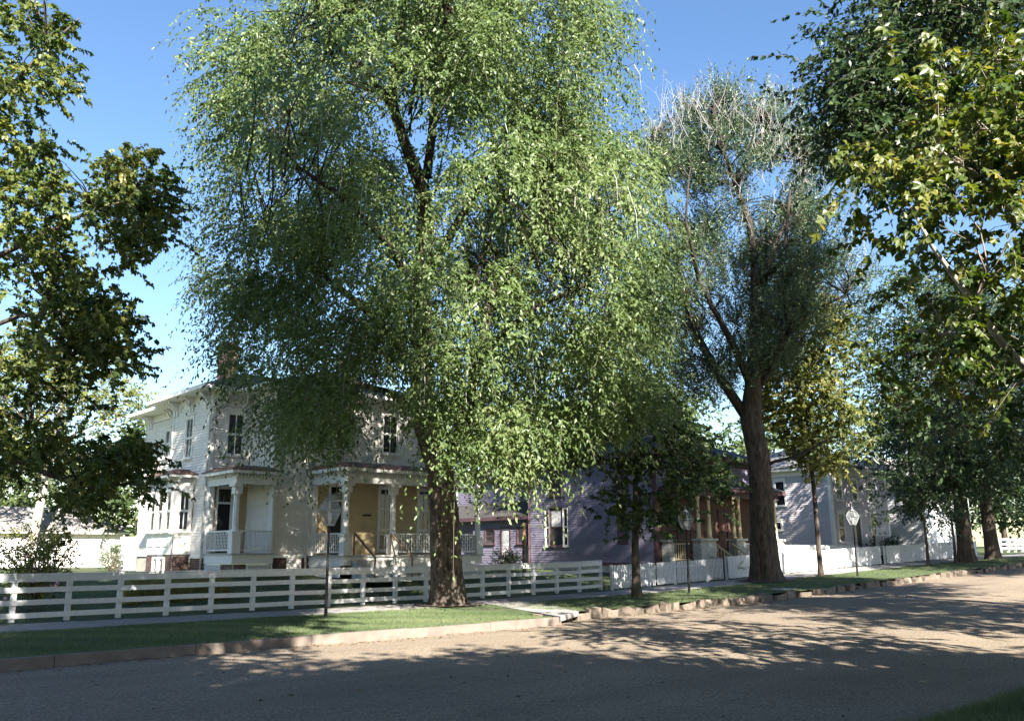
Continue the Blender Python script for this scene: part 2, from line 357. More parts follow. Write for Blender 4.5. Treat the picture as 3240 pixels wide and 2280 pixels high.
def sprays(C, axis_xy, rng, twigs, leaves, tl, droop, leaf_len, leaf_w, spread=.6, up=.1, crad=.5):
    """twigs growing out of clump centres C; leaves along every twig. returns leaf base, dir, normal, L, W, tone and twig polylines"""
    n = len(C); out = unit(np.c_[C[:, :2]-axis_xy(C[:, 2]), np.zeros(n)])
    S = np.repeat(C, twigs, 0)+rng.normal(0, crad, (n*twigs, 3))*[1, 1, .8]
    D = unit(np.repeat(out, twigs, 0)*.55+rng.normal(0, spread, (n*twigs, 3))+[0, 0, up]); Lt = tl*rng.uniform(.5, 1.25, n*twigs)
    dr = droop*rng.uniform(.6, 1.4, n*twigs)
    t = np.linspace(.12, 1, leaves)[None, :]+rng.uniform(-.05, .05, (n*twigs, leaves))
    P = S[:, None, :]+D[:, None, :]*(t*Lt[:, None])[..., None]; P[..., 2] -= dr[:, None]*Lt[:, None]*t**2
    Tn = unit(D[:, None, :]-np.stack([0*t, 0*t, 2*dr[:, None]*t], -1))
    rnd = rng.normal(0, 1, P.shape)
    side = unit(np.cross(Tn, np.broadcast_to([0, 0, 1.], P.shape))+1e-6)*np.where(np.arange(leaves) % 2, 1, -1)[None, :, None]
    LD = unit(Tn*.6+side*.55+rnd*.35+[0, 0, -.35*(droop > 0)])
    LN = unit(np.repeat(out, twigs, 0)[:, None, :]*.3+np.array([0, 0, .5])+np.array(SUN_DIR)*.35+rng.normal(0, .5, P.shape))
    nl = P.shape[0]*leaves; tone = np.clip(np.repeat(rng.normal(.5, .13, n), twigs*leaves)+rng.normal(0, .16, nl), 0, 1)
    poly = [S+D*(q*Lt)[:, None]-np.c_[0*Lt, 0*Lt, dr*Lt*q*q] for q in (0, .35, .7, 1.0)]
    return P.reshape(-1, 3), LD.reshape(-1, 3), LN.reshape(-1, 3), leaf_len*rng.uniform(.65, 1.25, nl), leaf_w*rng.uniform(.7, 1.2, nl), tone, poly
def twig_tubes(poly, r0, r1, m, name, parent, sel=None):
    """three-sided tapering tubes along polylines given as list of (n,3)"""
    Q = np.stack(poly, 1)
    if sel is not None: Q = Q[sel]
    n, k, _ = Q.shape; rad = np.linspace(r0, r1, k); V = []
    a = np.array([[1, 0, 0], [-.5, .87, 0], [-.5, -.87, .3]])
    for i in range(k): V.append(Q[:, i:i+1, :]+a[None]*rad[i])
    V = np.stack(V, 1).reshape(-1, 3); base = np.arange(n)[:, None]*k*3; T = []
    for i in range(k-1):
        for j in range(3):
            p, q, r_, s = i*3+j, i*3+(j+1) % 3, (i+1)*3+(j+1) % 3, (i+1)*3+j
            T += [base+[p, q, r_], base+[p, r_, s]]
    T = np.concatenate(T, 0)
    return tag(link(name, np_mesh(name, V-np.array(WO[parent]), T, m), parent, WO[parent]), kind='stuff')
def crown(parent, C, axis_xy, m, style, rng, name='crown', **k):
    B, D, N, L, W, tone, poly = sprays(C, axis_xy, rng, **k)
    V, T, per = leaf_geo(B, D, N, L, W, style)
    o = link(name, np_mesh(name, V-np.array(WO[parent]), T, m, np.repeat(tone, per)), parent, WO[parent])
    return o, poly
def limb_path(a, b, sag=.15, n=7, rs=random, jit=.12):
    a = Vector(a); b = Vector(b); d = b-a; L = d.length; pts = []
    for i in range(n):
        t = i/(n-1); p = a+d*t; p.z += sag*L*math.sin(t*math.pi); j = jit*L*.12*math.sin(t*math.pi)
        pts.append(p+Vector((rs.uniform(-j, j), rs.uniform(-j, j), rs.uniform(-j, j))))
    return pts
def trunk_tube(root, pts, rad, m, n=16, flare=True, rs=random, name='trunk'):
    """trunk with root flare, buttresses and furrows"""
    P = []; Rr = []
    for i in range(len(pts)-1):
        a, b = Vector(pts[i]), Vector(pts[i+1]); k = max(2, int((b-a).length/.22))
        for j in range(k):
            t = j/k; P.append(a.lerp(b, t)); Rr.append(rad[i]*(1-t)+rad[i+1]*t)
    P.append(Vector(pts[-1])); Rr.append(rad[-1])
    z0 = P[0].z; mb = MB(); ph = [rs.uniform(0, 6.28) for _ in range(3)]; rings = []; fur = [rs.uniform(-1, 1) for _ in range(n)]
    for p, r in zip(P, Rr):
        h = p.z-z0; fl = .55*math.exp(-h/.45) if flare else 0; ring = []
        for k in range(n):
            t = 2*math.pi*k/n
            but = 1+fl*(.55+.45*math.sin(4*t+ph[0]))+.05*math.sin(3*t+ph[1]+h*.6)+.055*fur[k]*(1 if k % 2 else -1)+.02*(1 if k % 2 else -1)+rs.uniform(-.022, .022)
            ring.append(p+Vector((math.cos(t), math.sin(t), 0))*r*but); fur[k] = max(-1, min(1, fur[k]+rs.uniform(-.28, .28)))
        rings.append(ring)
    for i, g in enumerate(rings):
        mb.v += [tuple(q) for q in g]
        if i:
            o = (i-1)*n; mb.f += [(o+k, o+(k+1) % n, o+n+(k+1) % n, o+n+k) for k in range(n)]
    mb.f.append(tuple((len(rings)-1)*n+k for k in range(n)))
    return mb.build(name, m, root, smooth=True)
def add_limb(root, pts, r0, r1, m, n=8, name='limb'):
    k = len(pts); b = MB(); b.tube(pts, [r0+(r1-r0)*i/(k-1) for i in range(k)], n, wob=.06); return b.build(name, m, root, smooth=True)

def profile_clumps(rng, n, axis, zs, rs, shell=.35, squash=(1, 1), hole=.0, hscale=.45, keep=None, top_z=None):
    """clump centres inside a crown whose radius at height z is given; value noise opens gaps"""
    out = []; zmin, zmax = zs[0], zs[-1]; rmax = max(rs)
    ph = rng.uniform(0, 6.28, (6, 4)); kv = rng.normal(0, hscale, (6, 3)); tries = 0
    while len(out) < n and tries < n*80:
        tries += 1
        z = rng.uniform(zmin, zmax); r = np.interp(z, zs, rs)
        if rng.uniform() > r/rmax: continue
        th = rng.uniform(0, 2*math.pi); q = math.sqrt(rng.uniform(shell**2, 1))*r*(1+.13*math.sin(3*th+z*.7+ph[0, 0])+.09*math.sin(5*th-z*.9+ph[1, 0]))
        a = axis(z); p = np.array([a[0]+q*math.cos(th)*squash[0], a[1]+q*math.sin(th)*squash[1], z])
        if hole and sum(math.sin(kv[i]@p*2+ph[i, 3]) for i in range(6))/6 < hole-.5: continue
        if keep is not None and not keep(p): continue
        out.append(p)
    return np.array(out)

LEAF_ELM = leaf_mat('elm_leaf', [(.036, .066, .021), (.082, .13, .039), (.12, .17, .056), (.175, .215, .088)], .36, .42, .42)
LEAF_WIL = leaf_mat('narrow_leaf', [(.03, .055, .026), (.055, .092, .042), (.08, .125, .056), (.115, .155, .075)], .25, .4, .5)
LEAF_SYC = leaf_mat('lobed_leaf', [(.018, .042, .012), (.05, .085, .02), (.11, .145, .034), (.26, .25, .07)], .38, .42, .45)
LEAF_SYCY = leaf_mat('yellowing_lobed_leaf', [(.018, .045, .010), (.046, .082, .015), (.105, .135, .024), (.25, .235, .06)], .40, .40, .5)
LEAF_DARK = leaf_mat('dark_green_leaf', [(.012, .026, .010), (.024, .048, .016), (.04, .07, .022), (.07, .10, .034)], .28, .4, .45)
LEAF_MID = leaf_mat('mid_green_leaf', [(.016, .034, .012), (.036, .065, .02), (.065, .10, .032), (.12, .14, .05)], .3, .42, .4)
LEAF_LIGHT = leaf_mat('pale_green_leaf', [(.055, .08, .02), (.11, .135, .035), (.18, .19, .05), (.30, .27, .10)], .38, .45, .35)
LEAF_FAR = leaf_mat('distant_leaf', [(.03, .055, .02), (.055, .085, .03), (.08, .11, .04), (.11, .13, .05)], .25, .6, .2)
LEAF_GRASS = leaf_mat('grass_blade', [(.05, .085, .032), (.10, .14, .06), (.145, .185, .09), (.22, .235, .125)], .3, .6, .2)

# ------------------------------------------------------------------ the cream house
def bracket(root, fr, u, ztop, m, s=1.0, parent=None):
    b = MB(); o = [(0, 0), (.50, 0), (.50, -.10), (.36, -.16), (.26, -.30), (.12, -.40), (.10, -.62), (0, -.66)]
    k = len(o); L = [fr.P(u-.06*s, ztop+z*s, n*s) for n, z in o]; Rr = [fr.P(u+.06*s, ztop+z*s, n*s) for n, z in o]
    b.add(L+Rr, [tuple(range(k))[::-1], tuple(range(k, 2*k))]+[(i, (i+1) % k, k+(i+1) % k, k+i) for i in range(k)])
    return b.build('bracket', m, parent or root)
BRK = MB(); BRK.box(0, .2, -.02, .08, 0, .058); BRK = BRK.mesh('brick', M_BRICK)
def bricks(root, fr, u0, u1, z0, z1, budget):
    wl = fbox(root, 'foundation', M_MORTAR, fr, (u0, u1, z0-.5, z1, -.2, -.004)); n = int((z1-z0)/.072)
    for i in range(n):
        u = u0-(.105 if i % 2 else 0)
        while u < u1-.02:
            a = max(u, u0)+.004; e = min(u+.2, u1)
            if budget[0] > 0 and e-a > .03:
                budget[0] -= 1
                link('brick', BRK, wl, fr.P(a, z0+i*.072, random.uniform(-.006, .004)), (0, 0, fr.rz), ((e-a)/.2, 1, 1))
            u += .21
    return wl
def lattice(root, fr, u0, u1, z0, z1, m):
    p = fbox(root, 'lattice_frame', m, fr, (u0, u1, z1-.06, z1, -.02, .03), (u0, u1, z0, z0+.06, -.02, .03), (u0, u0+.06, z0+.06, z1-.06, -.02, .03), (u1-.06, u1, z0+.06, z1-.06, -.02, .03))
    b = MB(); W, Hh = u1-u0-.12, z1-z0-.12; st = .11
    for sgn, nn in ((1, .0), (-1, .012)):
        k = -Hh
        while k < W+Hh:
            pts = []
            for t in (0, 1):
                pts.append((k+(t*Hh), t*Hh))
            (a0, b0), (a1, b1) = pts
            if a1 < 0 or a0 > W: k += st; continue
            if a0 < 0: b0 = -a0; a0 = 0
            if a1 > W: b1 = b1-(a1-W); a1 = W
            if sgn < 0: a0, a1 = W-a0, W-a1
            b.bar(fr.P(u0+.06+a0, z0+.06+b0, nn), fr.P(u0+.06+a1, z0+.06+b1, nn), .01, .035); k += st
    tag(b.build('lattice', m, p), kind='stuff')
def railing(root, a, b, z0, z1, m, step=.13, pattern=True, rail=.06):
    a = Vector(a); b = Vector(b); L = (b-a).length; d = (b-a)/L
    r = MB(); r.bar(a+Z_V*z1, b+Z_V*z1, .08, rail); r.bar(a+Z_V*z0, b+Z_V*z0, .06, .06); o = r.build('railing', m, root)
    n = max(2, int(L/step)); bm = MB(); bm.box(-.014, .014, -.014, .014, z0+.03, z1-.03)
    me = bm.mesh('baluster', m, (0, 0, 0))
    for i in range(1, n):
        link('baluster', me, o, a+d*(L*i/n))
    if pattern:
        cr = MB()
        for i in range(1, n-1):
            for zz in ([.36, .72] if i % 2 else [.2, .55, .85]): 
                q = a+d*(L*i/n)+Z_V*(z0+(z1-z0)*zz); cr.bar(q+d*.02, q+d*(L/n-.02), .025, .025)
        cr.build('railing_fret', m, o)
    return o
def porch_column(root, x, y, z0, z1, m, s=.13):
    b = MB(); b.box(x-s*1.35, x+s*1.35, y-s*1.35, y+s*1.35, z0, z0+.75)
    b.box(x-s*1.6, x+s*1.6, y-s*1.6, y+s*1.6, z0+.75, z0+.82); b._lathe((x, y, z0+.82), [(0, s*1.15), (.06, s*1.15), (.12, s*.95), (z1-z0-1.3, s*.85), (z1-z0-1.26, s*1.1), (z1-z0-1.2, s*.9)], 8)
    b.box(x-s*1.2, x+s*1.2, y-s*1.2, y+s*1.2, z1-.40, z1-.12); b.box(x-s*1.8, x+s*1.8, y-s*1.8, y+s*1.8, z1-.12, z1)
    return b.build('porch_column', m, root)
def dentils(root, fr, u0, u1, z0, z1, m, step=.14):
    b = MB(); u = u0
    while u < u1-.06: fr.box(b, u, u+.07, z0, z1, 0, .06); u += step
    return tag(b.build('dentil_course', m, root), kind='stuff')

def cream_house():
    Xc, Yw, Xb, Yb, X1, Yj, Yr = 15.6, 35.5, 17.38, 33.4, 26.2, 39.6, 44.2
    Z0, ZT = 1.55, 8.32; bud = [300]; bb = [300]
    g = 0.86
    r = thing('clapboard_house', (21, 38, g), 'two-storey cream clapboard house with bracketed eaves and two front porches', 'house')
    # wall cores and siding
    fS = Frame((Xc, Yj, 0), '-X'); fW = Frame((Xc, Yw, 0), '-Y'); fB = Frame((Xb, Yw, 0), '-X'); fM = Frame((Xb, Yb, 0), '-Y'); fR = Frame((Xc+.5, Yr, 0), '-X')
    cores = [('wall', fS, Yj-Yw, Z0, ZT), ('wall', fW, Xb-Xc, Z0, ZT), ('wall', fM, X1-Xb, Z0, ZT), ('wall', fR, Yr-Yj, Z0, ZT-.05)]
    W = []
    for nm, f, wd, a, b_ in cores: W.append(fbox(r, nm, M_WHITE, f, (.0, wd, a, b_, -.25, -.042)))
    wB = fbox(r, 'wall', M_WHITE, fB, (.26, Yw-Yb-.26, Z0, ZT-.02, -.25, -.042))
    plain(r, 'side_wall', M_WHITE, (X1-.2, X1, Yb+.26, Yr-.01, Z0, ZT-.01))
    ops_S = [(Yj-38.05, Yj-37.35, 5.7, 7.42)]; ops_W = [(16.3-Xc, 17.0-Xc, 5.72, 7.46), (16.0-Xc, 16.68-Xc, 1.6, 4.35)]
    ops_M = [(22.72-Xb, 23.52-Xb, 6.05, 7.8), (17.95-Xb, 18.7-Xb, 6.05, 7.8), (20.3-Xb, 21.05-Xb, 6.05, 7.8), (25.0-Xb, 25.75-Xb, 6.05, 7.8)]
    siding(W[1], fW, Xb-Xc, 4.9, ZT-.45, ops_W, .116, M_WHITE, bud)
    siding(W[0], fS, Yj-Yw, Z0, ZT-.45, ops_S+[(0, Yj-36.75, Z0, 4.95)], .116, M_WHITE, bud)
    siding(wB, fB, Yw-Yb, Z0, ZT-.45, [], .116, M_WHITE, bud)
    siding(W[2], Frame((Xb, Yb, 0), '-Y'), 19.1-Xb, Z0, 5.0, [], .116, M_WHITE, bud)
    siding(W[2], fM, X1-Xb, 5.0, ZT-.45, ops_M, .116, M_WHITE, bud)
    siding(W[3], fR, Yr-Yj, Z0, ZT-.5, [(Yr-41.6, Yr-41.1, 6.05, 7.3)], .116, M_WHITE, bud)
    # ochre porch walls
    fbox(r, 'porch_wall', M_OCHRE, fW, (0, 16.0-Xc, 1.66, 4.6, -.04, .012), (16.68-Xc, Xb-Xc-.035, 1.66, 4.6, -.04, .012), (16.0-Xc, 16.68-Xc, 4.35, 4.6, -.04, .012))
    po = fbox(r, 'porch_wall', M_OCHRE, fM, (19.22-Xb, 20.05-Xb, 1.57, 4.7, -.04, .012), (20.75-Xb, 22.6-Xb, 1.57, 4.7, -.04, .012), (23.3-Xb, 24.75-Xb, 1.57, 4.7, -.04, .012), (25.45-Xb, X1-Xb, 1.57, 4.7, -.04, .012), (20.05-Xb, 20.75-Xb, 4.5, 4.7, -.04, .012), (22.6-Xb, 23.3-Xb, 4.5, 4.7, -.04, .012), (24.75-Xb, 25.45-Xb, 4.5, 4.7, -.04, .012), (22.6-Xb, 23.3-Xb, 1.57, 1.72, -.04, .012), (24.75-Xb, 25.45-Xb, 1.57, 1.72, -.04, .012))
    # corner boards, frieze
    for f, a, b_, z0 in ((fS, Yj-Yw-.13, Yj-Yw+.03, Z0-.08), (fS, -.0, .13, Z0), (fW, -.03, .12, Z0-.06), (fW, Xb-Xc-.12, Xb-Xc-.035, 4.9), (fB, Yw-Yb-.12, Yw-Yb+.035, Z0-.06), (fM, -.032, .12, Z0-.06), (fM, 19.1-Xb-.13, 19.1-Xb+.1, Z0-.06), (fM, X1-Xb-.13, X1-Xb+.02, Z0), (fR, 0, .13, Z0), (fR, Yr-Yj-.1, Yr-Yj, 5.0)):
        fbox(r, 'corner_board', M_TRIM, f, (a, b_, z0, ZT-.44, -.03, .055))
    for f, wd in ((fS, Yj-Yw), (fW, Xb-Xc), (fB, Yw-Yb), (fM, X1-Xb), (fR, Yr-Yj)):
        fbox(r, 'frieze_board', M_TRIM, f, (-.035, wd+.035, ZT-.46, ZT, -.04, .038))
    # eaves, roofs, brackets
    E = .72
    for (a, b_, c, d, z, ri, nm) in ((Xc-E, X1-1.0, Yw-E, Yr-3.2, 8.34, 1.25, 'roof'), (Xb-E, X1+E, Yb-E, Yr+E, 8.37, 1.75, 'roof'), (Xc+.5-E, X1-2, Yj, Yr+E-.05, 8.24, 1.0, 'roof')):
        ro = hip_roof(r, nm, M_ROOF, a, b_, c, d, z+.07, ri, t=.1)
        cb = MB(); cb.box(a+.02, b_-.02, c+.02, d-.02, z-.045, z+.06); cb.build('cornice', M_TRIM, ro)
        gt = MB(); e = .05
        gt.box(a-e, b_+e, c-e, c+.02, z-.02, z+.13); gt.box(a-e, a+.02, c+.02, d+e, z-.02, z+.13); gt.build('gutter', M_TRIM, ro)
    for u in (.28, .52, 1.95, 2.2, 3.55, 3.8): bracket(r, fS, u, 8.3, M_TRIM)
    for u in (.2, .45, 1.35): bracket(r, fW, u, 8.3, M_TRIM)
    for u in (.5, .75, 3.4, 3.65, 7.0, 7.25): bracket(r, fM, u, 8.3, M_TRIM)
    for u in (.5, .8, 3.3, 3.6): bracket(r, fR, u, 8.22, M_TRIM)
    # windows
    window(r, fS, *ops_S[0], cols=2, rows=2); window(r, fW, *ops_W[0], cols=2, rows=2, casing=.14)
    for o_ in ops_M: window(r, fM, *o_, cols=2, rows=2, casing=.13)
    window(r, fR, Yr-41.6, Yr-41.1, 6.05, 7.3, cols=1, rows=2)
    window(r, fM, 22.65-Xb, 23.25-Xb, 1.75, 4.45, cols=2, rows=3, casing=.1, head=False); window(r, fM, 24.8-Xb, 25.4-Xb, 1.75, 4.45, cols=2, rows=3, casing=.1, head=False)
    # doors with transom
    for f, u0, u1, z0, zt in ((fW, 16.06-Xc, 16.62-Xc, 1.67, 4.28), (fM, 20.12-Xb, 20.68-Xb, 1.57, 4.42)):
        fm = fbox(r, 'door_frame', M_TRIM, f, (u0-.1, u0, z0, zt+.12, -.03, .06), (u1, u1+.1, z0, zt+.12, -.03, .06), (u0, u1, zt, zt+.12, -.03, .06), (u0, u1, zt-.62, zt-.54, -.03, .05))
        fbox(fm, 'transom_pane', M_GLASS, f, (u0, u1, zt-.54, zt, -.03, -.012))
        dr = fbox(r, 'door', M_IRON, f, (u0, u1, z0+.03, zt-.62, -.04, -.008))
        fbox(dr, 'door_panel', M_IRON, f, (u0+.09, u1-.09, z0+.2, z0+.9, -.01, .006), (u0+.09, u1-.09, z0+1.05, zt-.75, -.01, .006))
    fbox(r, 'notice_board', M_IRON, fM, (21.78-Xb, 22.2-Xb, 3.22, 3.30, .012, .05))
    # foundations, bricks, vents, lattice
    for f, u0, u1 in ((fS, 1.0, 1.55), (fS, Yj-36.78, Yj-Yw), (fM, .1, .8), (fM, 1.5, 1.82)): bricks(r, f, u0, u1, .82, Z0-.07, bb)
    fbox(r, 'foundation', M_MORTAR, fR, (0, Yr-Yj-.02, .2, Z0-.05, -.2, -.02)); fbox(r, 'foundation', M_MORTAR, fM, (1.85, X1-Xb, .2, Z0-.05, -.2, -.02)); fbox(r, 'water_table', M_TRIM, fM, (-.03, 1.8, Z0-.09, Z0-.01, -.02, .06)); fbox(r, 'water_table', M_TRIM, fS, (Yj-36.78, Yj-Yw+.04, Z0-.09, Z0-.01, -.02, .06))
    vt = fbox(r, 'foundation_vent', M_TRIM, fM, (.82, 1.48, .84, Z0-.1, -.1, .01))
    for i in range(8): fbox(vt, 'slat', M_TRIM, fM, (.84, 1.46, .88+i*.072, .92+i*.072, .01, .035))
    # downpipes
    for f, u in ((fS, Yj-Yw-.02), (fM, 1.62)):
        b = MB(); b.tube([f.P(u, .9, .09), f.P(u, 7.7, .09), f.P(u, 8.2, .55)], [.045]*3, 8); b.build('downpipe', M_TRIM, r, smooth=True)
    # side bay
    x0, y0, y1 = 14.8, 36.8, 39.55
    fa = Frame((x0, y1, 0), '-X'); fb = Frame((x0, y0, 0), '-Y'); bz0, bz1 = 1.62, 4.78
    by = plain(r, 'bay', M_WHITE, (x0+.05, Xc-.02, y0+.05, y1, bz0, bz1))
    fbox(by, 'bay_panel', M_TRIM, fa, (0, y1-y0, bz0, 2.45, -.045, .0), (0, y1-y0, 4.3, bz1, -.045, .0)); fbox(by, 'bay_panel', M_TRIM, fb, (0.01, Xc-x0-.01, bz0, 2.45, -.045, .0), (.01, Xc-x0-.01, 4.3, bz1, -.045, .0))
    fbox(by, 'bay_sill', M_TRIM, fa, (-.05, y1-y0+.08, 2.45, 2.53, -.04, .07)); fbox(by, 'bay_sill', M_TRIM, fb, (.012, Xc-x0-.01, 2.451, 2.529, -.04, .07))
    for i in range(3):
        u = .22+i*.86; fbox(by, 'raised_panel', M_WHITE, fa, (u, u+.55, 1.95, 2.2, 0, .03))
        w_ = window(r, fa, u, u+.5, 2.6, 4.2, cols=1, rows=2, casing=.09, head=False); 
        for du in (-.16, .62): bracket(r, fa, u+du, 4.78, M_TRIM, .62)
    fbox(by, 'raised_panel', M_WHITE, fb, (.18, .62, 1.95, 2.2, 0, .03))
    window(r, fb, .2, .62, 2.6, 4.2, cols=2, rows=2, casing=.09, head=False)
    for du in (.06, .76): bracket(r, fb, du, 4.78, M_TRIM, .62)
    brf = hip_roof(r, 'bay_roof', M_PROOF, x0-.35, Xc+.02, y0-.35, y1+.3, 4.87, .22, inset=.35, t=.03); plain(r, 'cornice', M_TRIM, (x0-.33, Xc-.01, y0-.33, y1+.28, 4.78, 4.868), parent=brf)
    ff = Frame((x0+.06, y1, 0), '-X'); bricks(r, ff, .05, .62, .84, 1.6, bb); bricks(r, ff, 2.05, 2.69, .84, 1.6, bb); fg = Frame((x0+.06, y0+.06, 0), '-Y'); bricks(r, fg, .02, Xc-x0-.08, .84, 1.6, bb)
    for u in (.72, 1.38): window(r, ff, u+.08, u+.5, .9, 1.45, cols=1, rows=1, casing=.08, head=False)
    # small corner porch
    fl = 1.66
    plain(r, 'porch_floor', M_STONE, (Xc-.06, Xb-.04, 32.86, Yw-.05, fl-.06, fl)); plain(r, 'porch_skirt', M_TRIM, (Xc, Xb-.05, 32.92, 33.0, fl-.4, fl-.062), (Xc, Xc+.08, 33.0, Yw-.06, fl-.4, fl-.062))
    fp1 = Frame((Xc, 32.95, 0), '-Y'); fp2 = Frame((Xc+.04, Yw-.05, 0), '-X')
    lattice(r, fp1, .62, 1.72, .78, 1.24, M_TRIM); bricks(r, fp1, .1, .58, .8, 1.24, bb); lattice(r, fp2, .1, 1.5, .78, 1.24, M_TRIM); bricks(r, fp2, 1.6, 2.4, .8, 1.24, bb)
    porch_column(r, Xc+.12, 33.05, fl, 4.33, M_TRIM); fbox(r, 'pilaster', M_TRIM, Frame((Xc, Yw, 0), '-Y'), (.02, .24, fl, 4.33, .012, .14)); fbox(r, 'pilaster', M_TRIM, Frame((Xb, Yw, 0), '-X'), (Yw-33.25, Yw-33.05, fl, 4.33, .04, .12))
    railing(r, (Xc+.12, 33.22, 0), (Xc+.12, Yw-.15, 0), fl+.12, fl+.85, M_TRIM); railing(r, (Xc+.3, 33.05, 0), (Xb-.12, 33.05, 0), fl+.12, fl+.85, M_TRIM, pattern=False)
    pr = plain(r, 'porch_roof', M_TRIM, (Xc-.02, Xb-.04, 32.9, 33.2, 4.33, 4.68), (Xc-.02, Xc+.26, 33.2, Yw-.05, 4.33, 4.68), (Xc-.32, Xb-.04, 32.6, Yw-.05, 4.72, 4.84))
    plain(r, 'porch_ceiling', M_TRIM, (Xc+.26, Xb-.04, 33.2, Yw-.05, 4.62, 4.68), parent=pr); dentils(pr, Frame((Xc, 32.9, 0), '-Y'), .0, 1.7, 4.6, 4.72, M_TRIM); dentils(pr, Frame((Xc-.02, Yw-.1, 0), '-X'), .0, 2.4, 4.6, 4.72, M_TRIM)
    hip_roof(pr, 'roof_sheet', M_PROOF, Xc-.36, Xb-.03, 32.56, Yw-.04, 4.845, .18, inset=.4, t=.03)
    # front porch
    fl = 1.56; xa, xb_, ya = 19.16, 26.3, 30.65
    plain(r, 'porch_floor', M_STONE, (xa-.08, xb_+.08, ya-.08, Yb-.05, fl-.06, fl)); plain(r, 'porch_skirt', M_TRIM, (xa, xb_, ya, ya+.08, fl-.4, fl-.062), (xa, xa+.08, ya+.08, Yb-.06, fl-.4, fl-.062))
    fp3 = Frame((xa, ya+.03, 0), '-Y'); fp4 = Frame((xa+.03, Yb-.05, 0), '-X')
    lattice(r, fp4, .1, 2.4, .7, 1.15, M_TRIM); lattice(r, fp3, 2.6, 4.6, .6, 1.15, M_TRIM); lattice(r, fp3, 4.8, 7.0, .6, 1.15, M_TRIM)
    for x in (xa+.14, 21.55, 23.9, xb_-.14): porch_column(r, x, ya+.14, fl, 4.42, M_TRIM)
    fbox(r, 'pilaster', M_TRIM, Frame((xa, Yb, 0), '-Y'), (.05, .27, fl, 4.42, .014, .14))
    railing(r, (xa+.14, ya+.32, 0), (xa+.14, Yb-.1, 0), fl+.12, fl+.85, M_TRIM); railing(r, (21.75, ya+.14, 0), (23.7, ya+.14, 0), fl+.12, fl+.85, M_TRIM); railing(r, (24.1, ya+.14, 0), (xb_-.32, ya+.14, 0), fl+.12, fl+.85, M_TRIM)
    pr = plain(r, 'porch_roof', M_TRIM, (xa, xb_, ya, ya+.3, 4.42, 4.8), (xa, xa+.3, ya+.3, Yb-.05, 4.42, 4.8), (xb_-.3, xb_, ya+.3, Yb-.05, 4.42, 4.8), (xa-.32, xb_+.32, ya-.32, Yb-.05, 4.86, 5.0))
    plain(r, 'porch_ceiling', M_TRIM, (xa+.3, xb_-.3, ya+.3, Yb-.05, 4.72, 4.78), parent=pr); dentils(pr, Frame((xa, ya, 0), '-Y'), .0, xb_-xa, 4.74, 4.86, M_TRIM); dentils(pr, Frame((xa, Yb-.1, 0), '-X'), .0, 2.6, 4.74, 4.86, M_TRIM)
    hip_roof(pr, 'roof_sheet', M_PROOF, xa-.36, xb_+.36, ya-.36, Yb-.04, 5.003, .2, inset=.45, t=.03)
    # steps with handrails
    for i in range(5): plain(r, 'step', M_STONE, (xa+.35, 21.3, ya-.1-.30*(i+1), ya-.1-.30*i+.02, .55, fl-.19*(i+1)))
    for x in (xa+.4, 21.3):
        b = MB(); a_, e_ = Vector((x, ya-.1, fl+.85)), Vector((x, ya-1.6, fl-.1)); b.bar(a_, e_, .06, .06); b.bar(a_-Z_V*.85, a_, .05, .05); b.bar(e_-Z_V*.75, e_, .05, .05); b.build('handrail', M_WOOD, r)
    # chimney
    ch = plain(r, 'chimney', M_BRICK, (17.4, 18.05, 38.7, 39.4, 8.9, 11.0), (17.34, 18.11, 38.64, 39.46, 11.0, 11.2), (17.4, 18.05, 38.7, 39.4, 11.2, 11.35))
    return r
cream_house()

